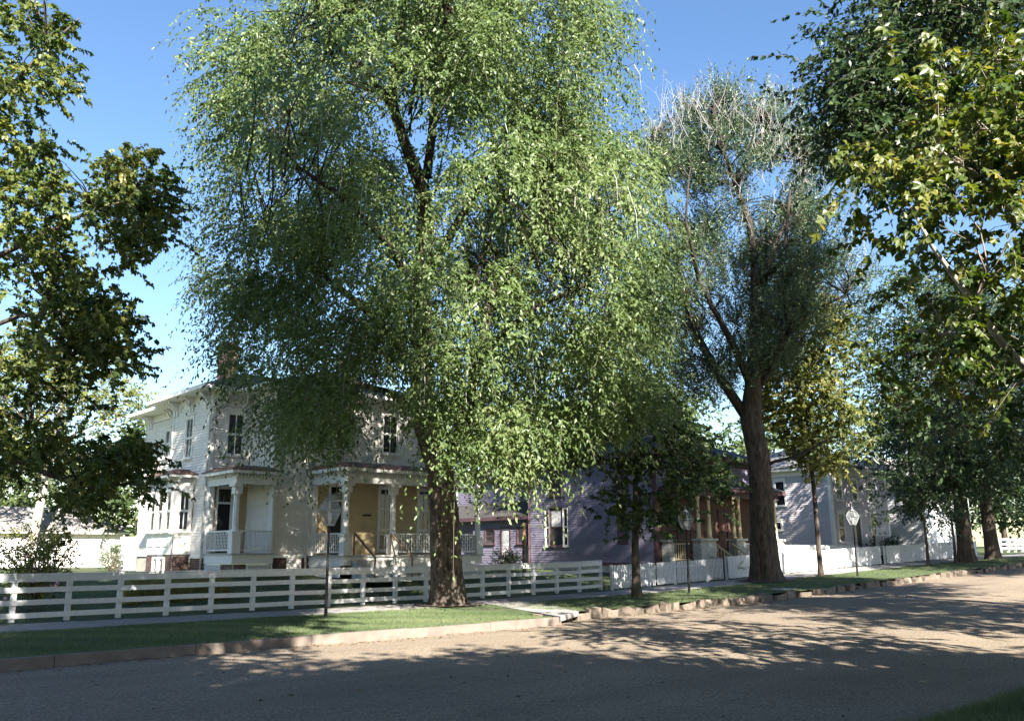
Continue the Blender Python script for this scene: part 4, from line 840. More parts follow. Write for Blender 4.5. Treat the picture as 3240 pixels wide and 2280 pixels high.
# --- the great elm on the lawn strip
def great_elm():
    rng = np.random.default_rng(11); b0 = hit(1420, 1915); D = depth(b0)
    r = thing('elm_tree', b0, 'great spreading elm with dark furrowed trunk and drooping leafy sprays', 'tree')
    tp = [b0+Vector((0, 0, -.1))]+poly_px([(1410, 1800, 0), (1405, 1620, 0), (1395, 1500, 0), (1345, 1350, .0), (1330, 1180, 0), (1335, 900, 0), (1345, 640, .0), (1310, 520, -.1), (1265, 400, -.3)], D)
    trunk_tube(r, tp, [.56, .50, .45, .42, .36, .33, .30, .25, .20, .06], M_BARK, 40)
    for pts, a, e in ([[(1385, 1520, 0), (1440, 1420, -.2), (1475, 1300, -.8), (1520, 1120, -1.4), (1560, 900, -1.8)], .26, .12], [[(1345, 640, 0), (1290, 480, -.2), (1240, 330, -.4), (1250, 200, -.5), (1275, 40, -.4), (1290, -150, -.3)], .21, .09],
                      [[(1240, 330, -.4), (1180, 250, -.7), (1110, 190, -.9), (1050, 120, -1.2), (1000, 20, -1.5)], .15, .06], [[(1350, 560, 0), (1365, 440, .5), (1375, 300, .8), (1400, 100, 1.2), (1420, -100, 1.4)], .16, .07], [[(1335, 900, 0), (1450, 700, .8), (1560, 520, 1.5), (1640, 330, 2)], .18, .06],
                      [[(1330, 1180, 0), (1180, 1000, .8), (1000, 850, 1.8), (820, 760, 2.6)], .17, .05], [[(1340, 1000, 0), (1240, 780, -1.5), (1080, 620, -3), (930, 520, -4)], .16, .05], [[(1360, 1330, 0), (1230, 1240, 1), (1080, 1200, 2), (950, 1190, 2.4)], .15, .05], [[(1520, 1120, -1.4), (1680, 980, -2.5), (1850, 900, -3.2)], .12, .05], [[(1180, 290, -.7), (1100, 260, -1), (990, 270, -1.4)], .07, .03]):
        add_limb(r, poly_px(pts, D), a, e, M_BARKD, 9)
    zz = [z.z for z in tp]; axis = axis_fn([(b0.x-.35, b0.y-.2, 0), (b0.x-.55, b0.y-.1, 8), (b0.x-.4, b0.y, 22)])
    bx = np.array([500, 560, 640, 720, 800, 870, 900, 1000, 1090, 1125, 1150, 1300, 1335, 1420, 1600, 1700, 1760, 1900, 2050, 2110, 2150]); by = np.array([900, 1050, 1150, 1240, 1300, 1400, 1490, 1520, 1490, 1330, 1240, 1260, 1470, 1550, 1580, 1590, 1490, 1460, 1420, 1230, 800])
    lx_y = np.array([-600, 60, 250, 330, 480, 620, 760, 860, 1000, 1150]); lx = np.array([900, 690, 600, 650, 690, 610, 640, 600, 650, 700]); rx = np.array([1750, 1960, 1960, 1950, 2010, 2060, 2080, 2080, 2070, 2050])
    def keep(p):
        x, y, d = project(p)
        if y > np.interp(x, bx, by)-100: return False
        if y < 1150 and not (np.interp(y, lx_y, lx)+rng.uniform(-30, 60) < x < np.interp(y, lx_y, rx)+rng.uniform(-70, 40)): return False
        for (hx, hy, a, b_) in ((1330, 560, 95, 70), (1060, 480, 60, 50), (1500, 430, 60, 60), (1290, 400, 110, 120), (1120, 930, 70, 60), (880, 560, 50, 45)):       # windows of open sky between the boughs
            if ((x-hx)/a)**2+((y-hy)/b_)**2 < 1: return False
        if d < D and x > 1240 and x < 1410 and y > 1350: return False
        return p[2] > 2.6
    zs = [2.8, 4, 5.5, 7, 9, 12, 15, 18, 20, 22.5]; rs = [3.5, 6.3, 7.6, 8.3, 8.6, 8.6, 8.4, 7.8, 6, 2.5]
    C = profile_clumps(rng, 1020, axis, zs, rs, .3, hole=.20, hscale=.55, keep=keep)
    ax = lambda z: axis(z)
    o, poly = crown(r, C, ax, LEAF_ELM, 'oval', rng, twigs=25, leaves=15, tl=1.2, droop=.85, leaf_len=.146, leaf_w=.068, spread=.58, up=.25, crad=.36)
    hubs = [tuple(p) for q in ([(1345, 640, 0), (1240, 330, -.4), (1050, 120, -1.2), (1400, 100, 1.2), (1560, 520, 1.5), (820, 760, 2.6), (1000, 850, 1.8), (930, 520, -4), (1080, 1200, 2), (1560, 900, -1.8), (1850, 900, -3.2), (1475, 1300, -.8), (1335, 900, 0), (1330, 1180, 0), (1700, 600, 0)],) for p in poly_px(q, D)]
    branch_mass(r, rng, C, hubs, M_BARKD, .035, .010, maxlen=5.5, jit=.55)
    sel = rng.choice(len(poly[0]), 2200, replace=False); twig_tubes(poly, .008, .004, M_TWIGG, 'twigs', r, sel)
    # pale leafless hanging twigs on the sunny side
    S = C[rng.choice(len(C), 170)]+rng.normal(0, .35, (170, 3)); qx, qy, qd = project(S); S = S[(qx > 760) & (qx < 1950) & (qy > 120)]; S = np.resize(S, (170, 3)); out = unit(np.c_[S[:, :2]-axis(S[:, 2]), np.zeros(170)]); L = rng.uniform(.6, 1.7, 170)[:, None]; sd = rng.normal(0, .35, (170, 3))
    S = S+out*.35
    twig_tubes([S, S+(out*.3+sd*.3)*L+[0, 0, .05], S+(out*.45+sd*.5)*L-np.c_[0*L, 0*L, .45*L], S+(out*.5+sd*.45)*L-np.c_[0*L, 0*L, 1.0*L]], .016, .006, M_TWIG, 'bare_twigs', r)
great_elm()

# --- tall half-dead tree further along
def bare_topped_tree():
    rng = np.random.default_rng(5); Y = 22.3; p = atY(2424, 1827, Y); b0 = Vector((p.x, Y, float(prof(p.x)))); D = depth(b0)
    r = thing('willow_tree', b0, 'tall fine-leaved tree with flared trunk and bleached dead twigs at its top', 'tree')
    tp = [b0-Z_V*.1]+poly_px([(2410, 1650, 0), (2400, 1450, 0), (2375, 1330, 0), (2385, 1200, 0), (2395, 1050, 0), (2390, 850, 0)], D)
    trunk_tube(r, tp, [.66, .52, .47, .45, .36, .30, .22], M_BARK2, 36)
    LB = [[[(2375, 1340, 0), (2270, 1180, .3), (2200, 1050, .5), (2160, 930, .8), (2130, 800, 1)], .24, .08], [[(2380, 1230, 0), (2320, 1090, -.4), (2260, 980, -.8), (2210, 880, -1)], .2, .08], [[(2390, 1240, 0), (2440, 1150, -.2), (2490, 1060, -.5), (2560, 990, -.8), (2680, 930, -1)], .2, .05], [[(2390, 860, 0), (2370, 700, .2), (2330, 590, .3), (2290, 480, .2), (2260, 350, 0)], .17, .05],
          [[(2400, 950, 0), (2450, 780, .6), (2510, 660, .9), (2560, 520, 1)], .15, .04], [[(2395, 900, 0), (2480, 820, -.6), (2490, 720, -.9), (2500, 600, -1)], .13, .04], [[(2160, 930, .8), (2120, 720, 1), (2090, 560, 1), (2070, 430, 1)], .09, .03], [[(2210, 880, -1), (2170, 700, -1.4), (2180, 560, -1.5)], .09, .03], [[(2400, 1480, .1), (2450, 1460, -.4), (2530, 1440, -.8), (2640, 1380, -1.2)], .1, .04], [[(2330, 590, .3), (2390, 470, .6), (2440, 380, .8)], .08, .03], [[(2490, 1060, -.5), (2480, 900, -.8), (2470, 800, -1)], .08, .03]]
    for pts, a, e in LB: add_limb(r, poly_px(pts, D), a, e, M_BARKD, 8)
    axis = axis_fn([(b0.x, b0.y, 0), (b0.x, b0.y, 30)])
    def keep(p):
        x, y, d = project(p)
        for (hx, hy, a, b_) in ((2290, 520, 45, 35), (2180, 690, 60, 60), (2420, 620, 70, 90), (2620, 640, 90, 50), (2330, 760, 50, 45), (2110, 800, 45, 60), (2640, 760, 60, 40), (2230, 880, 50, 40)):
            if ((x-hx)/a)**2+((y-hy)/b_)**2 < 1: return False
        lo = np.interp(x, [2030, 2150, 2250, 2400, 2560, 2700, 2780], [1060, 1260, 1290, 1180, 1200, 1080, 960]); hi = np.interp(x, [2030, 2120, 2250, 2400, 2520, 2650, 2760], [420, 310, 250, 300, 420, 460, 600])
        return hi < y < lo and 2030 < x < 2780
    s_ = D/F_PX; zt = atD(2300, 230, D).z; zb = atD(2300, 1290, D).z
    C = profile_clumps(rng, 560, axis, [zb, zb+3, zb+7, zb+11, zt], [4.2, 5.8, 6.0, 5.4, 4.0], .15, hole=.22, hscale=.35, keep=keep)
    o, poly = crown(r, C, axis, LEAF_WIL, 'oval', rng, twigs=17, leaves=15, tl=1.0, droop=-.35, leaf_len=.165, leaf_w=.058, spread=.42, up=.75, crad=.36)
    hubs = [tuple(p) for pts, a, e in LB for p in poly_px(pts[1:], D)]
    branch_mass(r, rng, C, hubs, M_BARKD, .05, .014)
    sel = rng.choice(len(poly[0]), 2500, replace=False); twig_tubes(poly, .010, .005, M_TWIGG, 'twigs', r, sel)
    # bleached dead twigs
    TS = []
    for (x0, x1, y0, y1, n, up_) in ((2090, 2330, 330, 480, 90, 1.9), (2330, 2500, 330, 520, 60, 1.7), (2430, 2560, 420, 560, 50, 1.7), (2600, 2720, 480, 640, 60, 1.4), (2030, 2100, 400, 520, 30, 1.3), (2300, 2660, 560, 760, 60, 1.1), (2660, 2760, 600, 950, 50, 1.0)):
        for _ in range(int(n*.6)):
            a = atD(rng.uniform(x0, x1), rng.uniform(y0, y1), D+rng.uniform(-2.5, 2.5)); L = up_*rng.uniform(.5, 1.3); d = Vector((rng.normal(0, .33), rng.normal(0, .33), 1)).normalized()*L; j = lambda s: Vector(rng.normal(0, s, 3))
            TS.append([a, a+d*.35+j(.08), a+d*.7+j(.12), a+d+j(.15)])
    Q = np.array([[list(v) for v in t] for t in TS]); twig_tubes([Q[:, i] for i in range(4)], .011, .004, M_TWIG, 'bare_twigs', r)
    q2 = np.repeat(Q, 4, 0); t0 = rng.integers(1, 3, len(q2)); st = q2[np.arange(len(q2)), t0]; dd = unit(rng.normal(0, .6, (len(q2), 3))+[0, 0, .8])*rng.uniform(.25, .6, len(q2))[:, None]
    twig_tubes([st, st+dd*.5+rng.normal(0, .03, st.shape), st+dd], .007, .003, M_TWIG, 'bare_twigs', r)
bare_topped_tree()

# --- generic tree
def simple_tree(name, label, base, h, cz, cr, tr, seed, leaf, style, nclump, twigs, leaves, leaf_len, leaf_w, lean=(0, 0), bark=None, group=None, droop=.3, tl=.8, hole=.22, keep=None, squash=(1, 1), limbs=8, off=(0, 0), crad=.35, twig_tube=True, spread=.6):
    rng = np.random.default_rng(seed); bark = bark or M_BARK2; b0 = Vector(base)
    r = thing(name, b0, label, 'tree', group); zc0, zc1 = cz
    tops = b0+Vector((lean[0], lean[1], zc0+(zc1-zc0)*.55))
    trunk_tube(r, [b0-Z_V*.1, b0.lerp(tops, .3)+Vector((random.uniform(-.05, .05), random.uniform(-.05, .05), 0)), b0.lerp(tops, .65), tops], [tr*1.1, tr*.9, tr*.65, tr*.3], bark, 12)
    k = np.array([0, .18, .45, .75, 1.0]); zs = list(b0.z+zc0+(zc1-zc0)*k); rs = [cr*.55, cr*.95, cr, cr*.75, cr*.25]
    bx_, by_ = b0.x+off[0], b0.y+off[1]
    axis = axis_fn([(b0.x, b0.y, b0.z), (bx_+lean[0], by_+lean[1], b0.z+zc1)])
    C = profile_clumps(rng, nclump, axis, zs, rs, .2, squash, hole, .5, keep)
    o, poly = crown(r, C, axis, leaf, style, rng, twigs=twigs, leaves=leaves, tl=tl, droop=droop, leaf_len=leaf_len, leaf_w=leaf_w, spread=spread, up=.3, crad=crad)
    hubs = [(*axis(z), z) for z in np.linspace(b0.z+zc0*.8, b0.z+zc0+(zc1-zc0)*.6, 5)]
    if limbs: connect(r, rng, C, lambda z: axis(np.asarray(z)), bark, limbs, tr*.32, .02, b0.z+zc0*.75)
    branch_mass(r, rng, C, hubs, bark, max(.015, tr*.12), .008)
    if twig_tube: twig_tubes(poly, .007, .003, M_TWIGG, 'twigs', r, rng.choice(len(poly[0]), len(poly[0])//3, replace=False))
    return r, C, poly
def gpos(px, Y, py=1830): p = atY(px, py, Y); return (p.x, Y, float(prof(p.x)))
def in_frame(p, m=60):
    x, y, d = project(p); return d > .5 and -m < x < 3240+m and -m < y < 2280+m
def px_box(x0, x1, y0, y1, edge=40):
    def k(p):
        x, y, d = project(p); j = random.uniform(-edge, edge); return x0+j < x < x1+j and y0+j < y < y1+j
    return k
# slim tree before the picket fence
simple_tree('young_maple', 'slim leaning maple with dark crown before the picket fence', gpos(2015, 21.0, 1875), 8, (2.6, 8.4), 3.3, .15, 21, LEAF_MID, 'lobed', 66, 15, 9, .17, .16, lean=(.3, .1), hole=.26, tl=.8, keep=px_box(1780, 2420, 1210, 1640))
# slim tree with yellow-green leaves past the big trunk
simple_tree('young_maple', 'slim tree with yellow-green leaves before the pale grey house', gpos(2597, 22.0, 1815), 11, (5.0, 15.5), 2.7, .115, 22, LEAF_LIGHT, 'lobed', 115, 15, 9, .18, .17, lean=(-.1, .1), hole=.20, tl=.85)
# saplings and shade trees further right
simple_tree('sapling', 'thin dark sapling beside the lawn kerb past the grey house stoop', gpos(2937, 21.0, 1785), 6, (2.2, 6.5), 2.3, .08, 23, LEAF_DARK, 'oval', 55, 14, 10, .20, .10, tl=.8)
simple_tree('sapling', 'thin dark sapling next to the twin shade trees', gpos(3024, 21.0, 1780), 6, (2.4, 7), 2.4, .08, 24, LEAF_DARK, 'oval', 55, 14, 10, .20, .10, tl=.8)
simple_tree('shade_tree', 'dark dense shade tree with a thick straight trunk by the far kerb', gpos(3060, 21.0, 1772), 17, (4.2, 18), 6.5, .42, 25, LEAF_DARK, 'oval', 210, 15, 10, .24, .13, hole=.15, tl=1.1, crad=.55)
simple_tree('shade_tree', 'shade tree with a slightly thinner trunk next to the dense one', gpos(3142, 21.3, 1766), 16, (4.5, 17), 6, .38, 26, LEAF_DARK, 'oval', 180, 15, 10, .24, .13, hole=.15, tl=1.1, crad=.55)

# --- near sycamore on the right, big yellowing leaves
def near_sycamore():
    rng = np.random.default_rng(31); base = (13.2, 3.3, 0)
    r = thing('sycamore_tree', base, 'near sycamore with large yellowing lobed leaves leaning in over the road', 'tree')
    b0 = Vector(base); trunk_tube(r, [b0-Z_V*.1, b0+Vector((.0, .1, 2)), b0+Vector((.2, .1, 4)), b0+Vector((.5, .0, 6))], [.30, .24, .18, .08], M_PALEBARK, 14)
    reg = []                                                   # clumps over the pixel areas the foliage covers, at 9 to 14 m
    for (x0, x1, y0, y1, n, d0, d1) in ((2760, 3300, 540, 950, 22, 10.5, 13.5), (2960, 3350, 260, 700, 20, 10.5, 14), (2800, 3330, 900, 1220, 14, 11, 14), (3080, 3400, 80, 400, 9, 11, 14), (2850, 3000, 330, 520, 5, 11, 12.5)):
        for _ in range(n):
            x = rng.uniform(x0, x1); y = rng.uniform(y0, y1)
            if ((x-2960)/110)**2+((y-830)/55)**2 < 1: continue
            reg.append(list(atD(x, y, rng.uniform(d0, d1))))
    C = np.array(reg); extra = profile_clumps(rng, 26, axis_fn([(13.6, 3.2, 0), (13.6, 3.2, 12)]), [3.2, 5, 8, 10], [2, 3.2, 3, 1.2], .3, keep=lambda p: not in_frame(p, 0))
    axis = axis_fn([(13.2, 3.3, 0), (13.0, 3.6, 12)])
    add_limb(r, poly_px([(3420, 1320, 12), (3190, 1110, 11.6), (3080, 960, 11.4), (2950, 780, 11.2), (2880, 650, 11.2)], 0), .07, .014, M_PALEBARK, 7); add_limb(r, poly_px([(3420, 900, 12.5), (3250, 700, 12.3), (3100, 560, 12.2), (2980, 480, 12)], 0), .06, .014, M_PALEBARK, 7); add_limb(r, poly_px([(3400, 1250, 12.2), (3180, 1110, 12.4), (3000, 1060, 12.6), (2860, 1040, 12.6)], 0), .05, .012, M_PALEBARK, 7)
    B, Dd, N, L, W, tone, poly = sprays(C, axis, rng, twigs=8, leaves=8, tl=.7, droop=.25, leaf_len=.145, leaf_w=.14, spread=.7, up=.15, crad=.28)
    # the three hundred largest in view are leaves of their own
    x, y, d = project(B); vis = (x > 0) & (x < 3240) & (y > 0) & (y < 2280); score = np.where(vis, L/d, 0); big = np.argsort(-score)[:300]
    rest = np.ones(len(B), bool); rest[big] = False
    V, T, per = leaf_geo(B[rest], Dd[rest], N[rest], L[rest], W[rest], 'lobed'); co = np.array(WO[r])
    tag(link('crown', np_mesh('crown', V-co, T, LEAF_SYCY, np.repeat(tone[rest], per)), r, WO[r]), kind='stuff')
    lm = []
    for t in (.2, .4, .6, .85):
        V, T, per = leaf_geo(np.zeros((1, 3)), np.array([[1., 0, 0]]), np.array([[0, 0, 1.]]), np.array([1.]), np.array([1.]), 'lobed'); lm.append(np_mesh('leaf', V, T, LEAF_SYCY, np.full(per, t)))
    for i in big:
        X = Vector(Dd[i]).normalized(); Yv = Vector(N[i]).cross(X).normalized(); Zv = X.cross(Yv); q = Matrix((X, Yv, Zv)).transposed().to_euler()
        link('leaf', lm[min(3, int(tone[i]*4))], r, Vector(B[i]), q, (L[i], W[i], L[i]))
    hubs = [(13.1, 3.5, 5), (13.0, 3.7, 7), (12.9, 3.8, 8.5)]+[tuple(p) for p in poly_px([(3190, 1110, 11.6), (3080, 960, 11.4), (3250, 700, 12.3), (3100, 560, 12.2), (3000, 1060, 12.6)], 0)]
    branch_mass(r, rng, C, hubs, M_TWIGG, .016, .006, maxlen=1.6); twig_tubes(poly, .006, .003, M_TWIGG, 'twigs', r)
    if len(extra): crown(r, extra, axis, LEAF_SYCY, 'lobed', rng, name='outer_crown', twigs=9, leaves=8, tl=.7, droop=.25, leaf_len=.19, leaf_w=.18, spread=.7, up=.15, crad=.3)
near_sycamore()

# --- dark broad tree filling the upper right
def corner_tree():
    rng = np.random.default_rng(33); base = (24.5, 4.0, .05); b0 = Vector(base)
    r = thing('linden_tree', base, 'broad dark-leaved tree reaching over the road behind the yellowing sycamore', 'tree')
    trunk_tube(r, [b0-Z_V*.1, b0+Vector((0, .1, 4)), b0+Vector((-.2, .3, 9)), b0+Vector((-.4, .6, 14))], [.45, .36, .26, .1], M_BARK, 14)
    reg = []
    for (x0, x1, y0, y1, n) in ((2680, 2900, 60, 330, 26), (2880, 3400, -150, 420, 75), (2600, 2800, 240, 400, 13), (2680, 2860, 380, 520, 13), (2850, 3100, 380, 560, 22), (2700, 3300, -500, 0, 40)):
        for _ in range(n): reg.append(list(atD(rng.uniform(x0, x1), rng.uniform(y0, y1), rng.uniform(16.5, 22))))
    low = [list(atD(rng.uniform(2800, 3400), rng.uniform(950, 1400), rng.uniform(20, 24))) for _ in range(26)]
    C = np.array(reg+low); axis = axis_fn([(24.5, 4, 0), (24, 4.6, 16)])
    o, poly = crown(r, C, axis, LEAF_DARK, 'oval', rng, twigs=16, leaves=13, tl=1.0, droop=.35, leaf_len=.15, leaf_w=.085, spread=.6, up=.2, crad=.4)
    hubs = [(24.4, 4.2, 7), (24.2, 4.4, 10), (24, 4.6, 13)]+[tuple(p) for p in poly_px([(3100, 250, 19), (2900, 330, 18.5), (3000, 120, 19), (3200, 420, 19.5), (2760, 300, 18.5)], 0)]
    add_limb(r, poly_px([(3400, 520, 19.5), (3200, 420, 19.5), (2900, 330, 18.5), (2760, 300, 18.5), (2640, 330, 18.3)], 0), .12, .02, M_BARKD, 7); add_limb(r, poly_px([(3400, 480, 19.5), (3100, 250, 19), (3000, 120, 19), (2880, 0, 19)], 0), .12, .02, M_BARKD, 7)
    branch_mass(r, rng, C, hubs, M_BARKD, .03, .008); twig_tubes(poly, .006, .003, M_TWIGG, 'twigs', r, rng.choice(len(poly[0]), len(poly[0])//2, replace=False))
corner_tree()

# --- sycamore at the left edge
def left_sycamore():
    rng = np.random.default_rng(41); base = (1.6, 20.6, 0); b0 = Vector(base)
    r = thing('sycamore_tree', base, 'tall sycamore with low sweeping boughs in front of the left end of the rail fence', 'tree')
    trunk_tube(r, [b0-Z_V*.1, b0+Vector((.1, 0, 4)), b0+Vector((0, .1, 9)), b0+Vector((.1, .1, 15))], [.42, .33, .24, .1], M_PALEBARK, 14)
    reg = []
    for (x0, x1, y0, y1, n) in ((-250, 200, 40, 300, 42), (-250, 130, 300, 460, 26), (-250, 200, 460, 600, 24), (-200, 330, 540, 780, 48), (330, 430, 470, 580, 9), (300, 480, 600, 700, 14), (430, 520, 560, 690, 8), (330, 500, 720, 790, 10), (-250, 280, 780, 1020, 56), (180, 330, 900, 1050, 15), (300, 420, 950, 1060, 8), (-250, 300, 1020, 1300, 56), (280, 420, 1080, 1180, 9), (-250, 160, 1300, 1500, 34), (-250, 400, 1400, 1530, 54), (380, 480, 1410, 1540, 10), (190, 310, 1550, 1610, 9), (-250, 200, -300, 40, 36)):
        for _ in range(int(n*.62) if n > 16 else n): reg.append(list(atD(rng.uniform(x0, x1), rng.uniform(y0, y1), rng.uniform(18.5, 23.5))))
    C = np.array(reg); axis = axis_fn([(1.6, 20.6, 0), (1.6, 20.7, 18)])
    o, poly = crown(r, C, axis, LEAF_SYC, 'lobed', rng, twigs=8, leaves=9, tl=.55, droop=.22, leaf_len=.135, leaf_w=.14, spread=.65, up=.12, crad=.20)
    tag(o, kind='stuff')
    hubs = [(1.7, 20.6, z) for z in (4, 6, 8, 10, 12, 14)]+[tuple(p) for p in poly_px([(150, 150, 21), (300, 660, 21), (150, 950, 21), (200, 1150, 21), (250, 1540, 21), (100, 1350, 21), (420, 640, 21), (380, 1520, 21)], 0)]
    for pts, a, e in ([[(-200, 1300, 21), (60, 1460, 21), (250, 1540, 21), (430, 1530, 21)], .09, .02], [[(-200, 900, 21), (100, 760, 21), (300, 660, 21), (520, 610, 21)], .08, .015], [[(-200, 500, 21), (60, 250, 21), (150, 150, 21), (250, 60, 21)], .08, .02], [[(-200, 1100, 21), (60, 1000, 21), (250, 980, 21), (390, 1000, 21)], .07, .015]):
        add_limb(r, poly_px(pts, 0), a, e, M_BARK2, 7)
    branch_mass(r, rng, C, hubs, M_BARK2, .025, .007, maxlen=2.6); twig_tubes(poly, .006, .003, M_TWIGG, 'twigs', r, rng.choice(len(poly[0]), len(poly[0])//2, replace=False))
left_sycamore()

# --- trees of the near pavement, over and beside the camera: they throw the shade on the road
SH = 'street trees along the near pavement'
not_seen = lambda p: not in_frame(p, 1300 if p[1] > 0 else 500)
for i, (x, y, h, c0, cr, n, off) in enumerate([(-6.0, 3.0, 23.5, 9.0, 4.2, 400, (9.6, 1.5)), (-9.5, 3.0, 15, 5.0, 5.0, 130, (0, 0)), (3.0, -5.5, 12.0, 3.0, 5.0, 370, (0, 0)), (10.2, -5.0, 8.6, 2.8, 4.2, 200, (0, 0)), (-4.5, -3.5, 13.0, 3.0, 5.0, 380, (1.5, 1.0)), (26.5, 1.5, 26.5, 10.0, 5.2, 300, (0, 0)), (44, 0.5, 24, 8.0, 5, 200, (0, 0)), (53, 1.0, 24, 7, 5.2, 200, (0, 0)), (64, 1.5, 22, 6, 5.2, 110, (0, 0)), (20.5, -4.0, 14.5, 4.5, 4.4, 95, (0, 0))]):
    simple_tree('street_tree', 'broad-leaved street tree standing along the near pavement', (x, y, float(prof(x))), h, (c0, h), cr, .25, 60+i, LEAF_DARK, 'oval', n, 14, 7, .35, .215, group=SH, hole=.12, tl=1.0, crad=.5, keep=(lambda p: not_seen(p) and not (p[2] > 16.0 and not 2.0 < p[0] < 6.0)) if i == 0 else not_seen if i < 5 else (lambda p: not in_frame(p, 250)), limbs=5, twig_tube=False, off=off, lean=(off[0]*.3, 0))

# --- trees behind the houses
BG = 'trees standing behind the houses'
simple_tree('yard_tree', 'pale-barked leaning tree with light leaves behind the left end of the lawn', (15.3, 59.5, .87), 12, (6.5, 16), 5.0, .28, 70, LEAF_LIGHT, 'oval', 120, 14, 9, .26, .14, lean=(1.2, 0), bark=M_PALEBARK, tl=1.0, crad=.5)
bgl = [(24, 62, 10, 4.5), (4, 74, 15, 6), (12, 78, 13, 6), (20, 80, 12, 6), (29, 72, 12, 6), (36, 56, 10, 5), (48, 58, 15, 7), (58, 56, 13, 6), (50, 46, 9, 4), (68, 52, 16, 7), (80, 46, 15, 7), (92, 40, 16, 7), (105, 42, 17, 8), (120, 36, 17, 8), (130, 22, 16, 8), (140, 12, 16, 8), (118, 6, 15, 7), (96, 4, 15, 6), (78, 2.5, 15, 6), (150, 30, 18, 9), (65, 44, 11, 5), (88, 30, 10, 4.5), (103, 28, 11, 5)]
for i, (x, y, h, cr) in enumerate(bgl):
    lab, BG = (('round green tree behind the back lawn of the cream house', 'trees behind the back lawn') if x < 32 else ('leafy tree rising behind the mauve and grey houses', 'trees behind the mauve and grey houses') if y > 40 and x < 85 else ('dark leafy tree far down the street past the twin shade trees', 'trees far down the street'))
    simple_tree('background_tree', lab, (x, y, float(gz(x, y)) if y > 24 else float(prof(x))), h, (1.5 if y > 50 else 2.5, h), cr, .25, 80+i, LEAF_FAR if y > 40 else LEAF_DARK, 'oval', 64, 9, 8, .48, .29, group=BG, tl=1.5, crad=.9, hole=.12, limbs=3, twig_tube=False)

# ------------------------------------------------------------------ shrubs and beds
def shrub(name, label, base, rx, h, seed, leaf, n, leaf_len, leaf_w, flowers=0, cone=False):
    rng = np.random.default_rng(seed); b0 = Vector(base); r = thing(name, b0, label, 'shrub')
    k = [rx*.7, rx, rx*.9, rx*.45] if not cone else [rx, rx*.8, rx*.5, rx*.1]
    axis = axis_fn([(b0.x, b0.y, 0), (b0.x, b0.y, b0.z+h)])
    C = profile_clumps(rng, n, axis, list(b0.z+np.array([.15, .4, .75, 1.0])*h), k, .1)
    o, poly = crown(r, C, axis, leaf, 'oval', rng, name='foliage', twigs=7, leaves=9, tl=.35, droop=-.1, leaf_len=leaf_len, leaf_w=leaf_w, spread=.6, up=.4, crad=.14); tag(o, kind='stuff')
    branch_mass(r, rng, C, [(b0.x, b0.y, b0.z), (b0.x+.1, b0.y, b0.z+.1)], M_TWIGG, .02, .006, 'stems')
    if flowers:
        fm = mat('pink_petal', (.75, .45, .52), .6, .15, 5); b = MB(); flowers = int(flowers*.5); P = C[rng.choice(len(C), flowers)]+rng.normal(0, .15, (flowers, 3)); 
        b._lathe((0, 0, 0), [(0, .01), (.03, .05), (.05, .055)], 6); me = b.mesh('flower', fm)
        for p in P: link('flower', me, r, tuple(p), (rng.uniform(.6, 1.6), 0, rng.uniform(-.8, 1.2)))
    return r
p = atY(105, 1800, 28.2); shrub('flowering_shrub', 'tall shrub with pink and white blooms behind the rail fence', (p.x, 28.2, float(gz(p.x, 28.2))), 1.0, 2.2, 51, LEAF_LIGHT, 90, .09, .05, 60)
p = atY(352, 1800, 45); shrub('conifer_shrub', 'small rounded grey-green shrub on the lawn by the cream house', (p.x, 45, float(gz(p.x, 45))), .9, 1.3, 52, LEAF_WIL, 60, .08, .03, cone=True)
p = atY(1610, 1770, 33.5); shrub('foundation_shrub', 'small dark shrub at the back door of the mauve house', (p.x, 33.5, float(gz(p.x, 33.5))), .7, .8, 53, LEAF_DARK, 40, .08, .05)
p = atY(2800, 1740, 27.4); shrub('clipped_shrub', 'dark rounded shrub beside the grey house stair', (p.x, 27.4, float(gz(p.x, 27.4))), 1.1, 1.4, 54, LEAF_DARK, 60, .1, .06)
p = atY(2280, 1760, 25.6); shrub('foundation_shrub', 'low leafy shrub in front of the mauve house porch pier', (p.x, 25.6, float(gz(p.x, 25.6))), .9, .8, 55, LEAF_LIGHT, 50, .08, .05)

def blades(name, P, h, wd, rng, m, lean=.35, kind='stuff', patch=0):
    n = len(P); th = rng.uniform(0, 6.28, n); D = unit(np.c_[np.cos(th)*lean*rng.uniform(0, 1.6, n), np.sin(th)*lean*rng.uniform(0, 1.6, n), np.ones(n)]); N = np.c_[np.cos(th+1.57), np.sin(th+1.57), np.zeros(n)]
    L = h*rng.uniform(.5, 1.3, n); V, T, per = leaf_geo(P, D, N, L, np.full(n, wd)*rng.uniform(.7, 1.3, n), 'tri')
    return tag(link(name, np_mesh(name, V, T, m, np.clip(rng.normal(.5, .2, n)+patch, 0, 1))), kind=kind)
def grass_field(name, label, n, x0, x1, y0, y1, zf, h, wd, seed, power=1.0):
    rng = np.random.default_rng(seed); x = x0+(x1-x0)*rng.uniform(0, 1, n)**power; y = rng.uniform(y0, y1, n)
    pt = np.sin(x*1.1+np.sin(y*.9)*1.5)*np.sin(y*1.3+x*.4); kp = rng.uniform(0, 1, n) < .75+.25*pt
    for tx, ty, tr in BARE: kp &= np.hypot(x-tx, y-ty) > tr*rng.uniform(.75, 1.25, n)
    x, y = x[kp], y[kp]; pa = .22*np.sin(x*.8+1.3*np.sin(y*.6+2))*np.sin(y*.9-x*.35)+.12*np.sin(x*3.1+y*2.3); o = blades(name, np.c_[x, y, zf(x, y)-.005], h*(1+.5*pa), wd, rng, LEAF_GRASS, .6, patch=pa); tag(o, label, 'grass'); return o
BARE = [(hit(1420, 1915).x, hit(1420, 1915).y, 1.05), (bpy.data.objects['willow_tree'].location.x, 22.3, 1.2)]
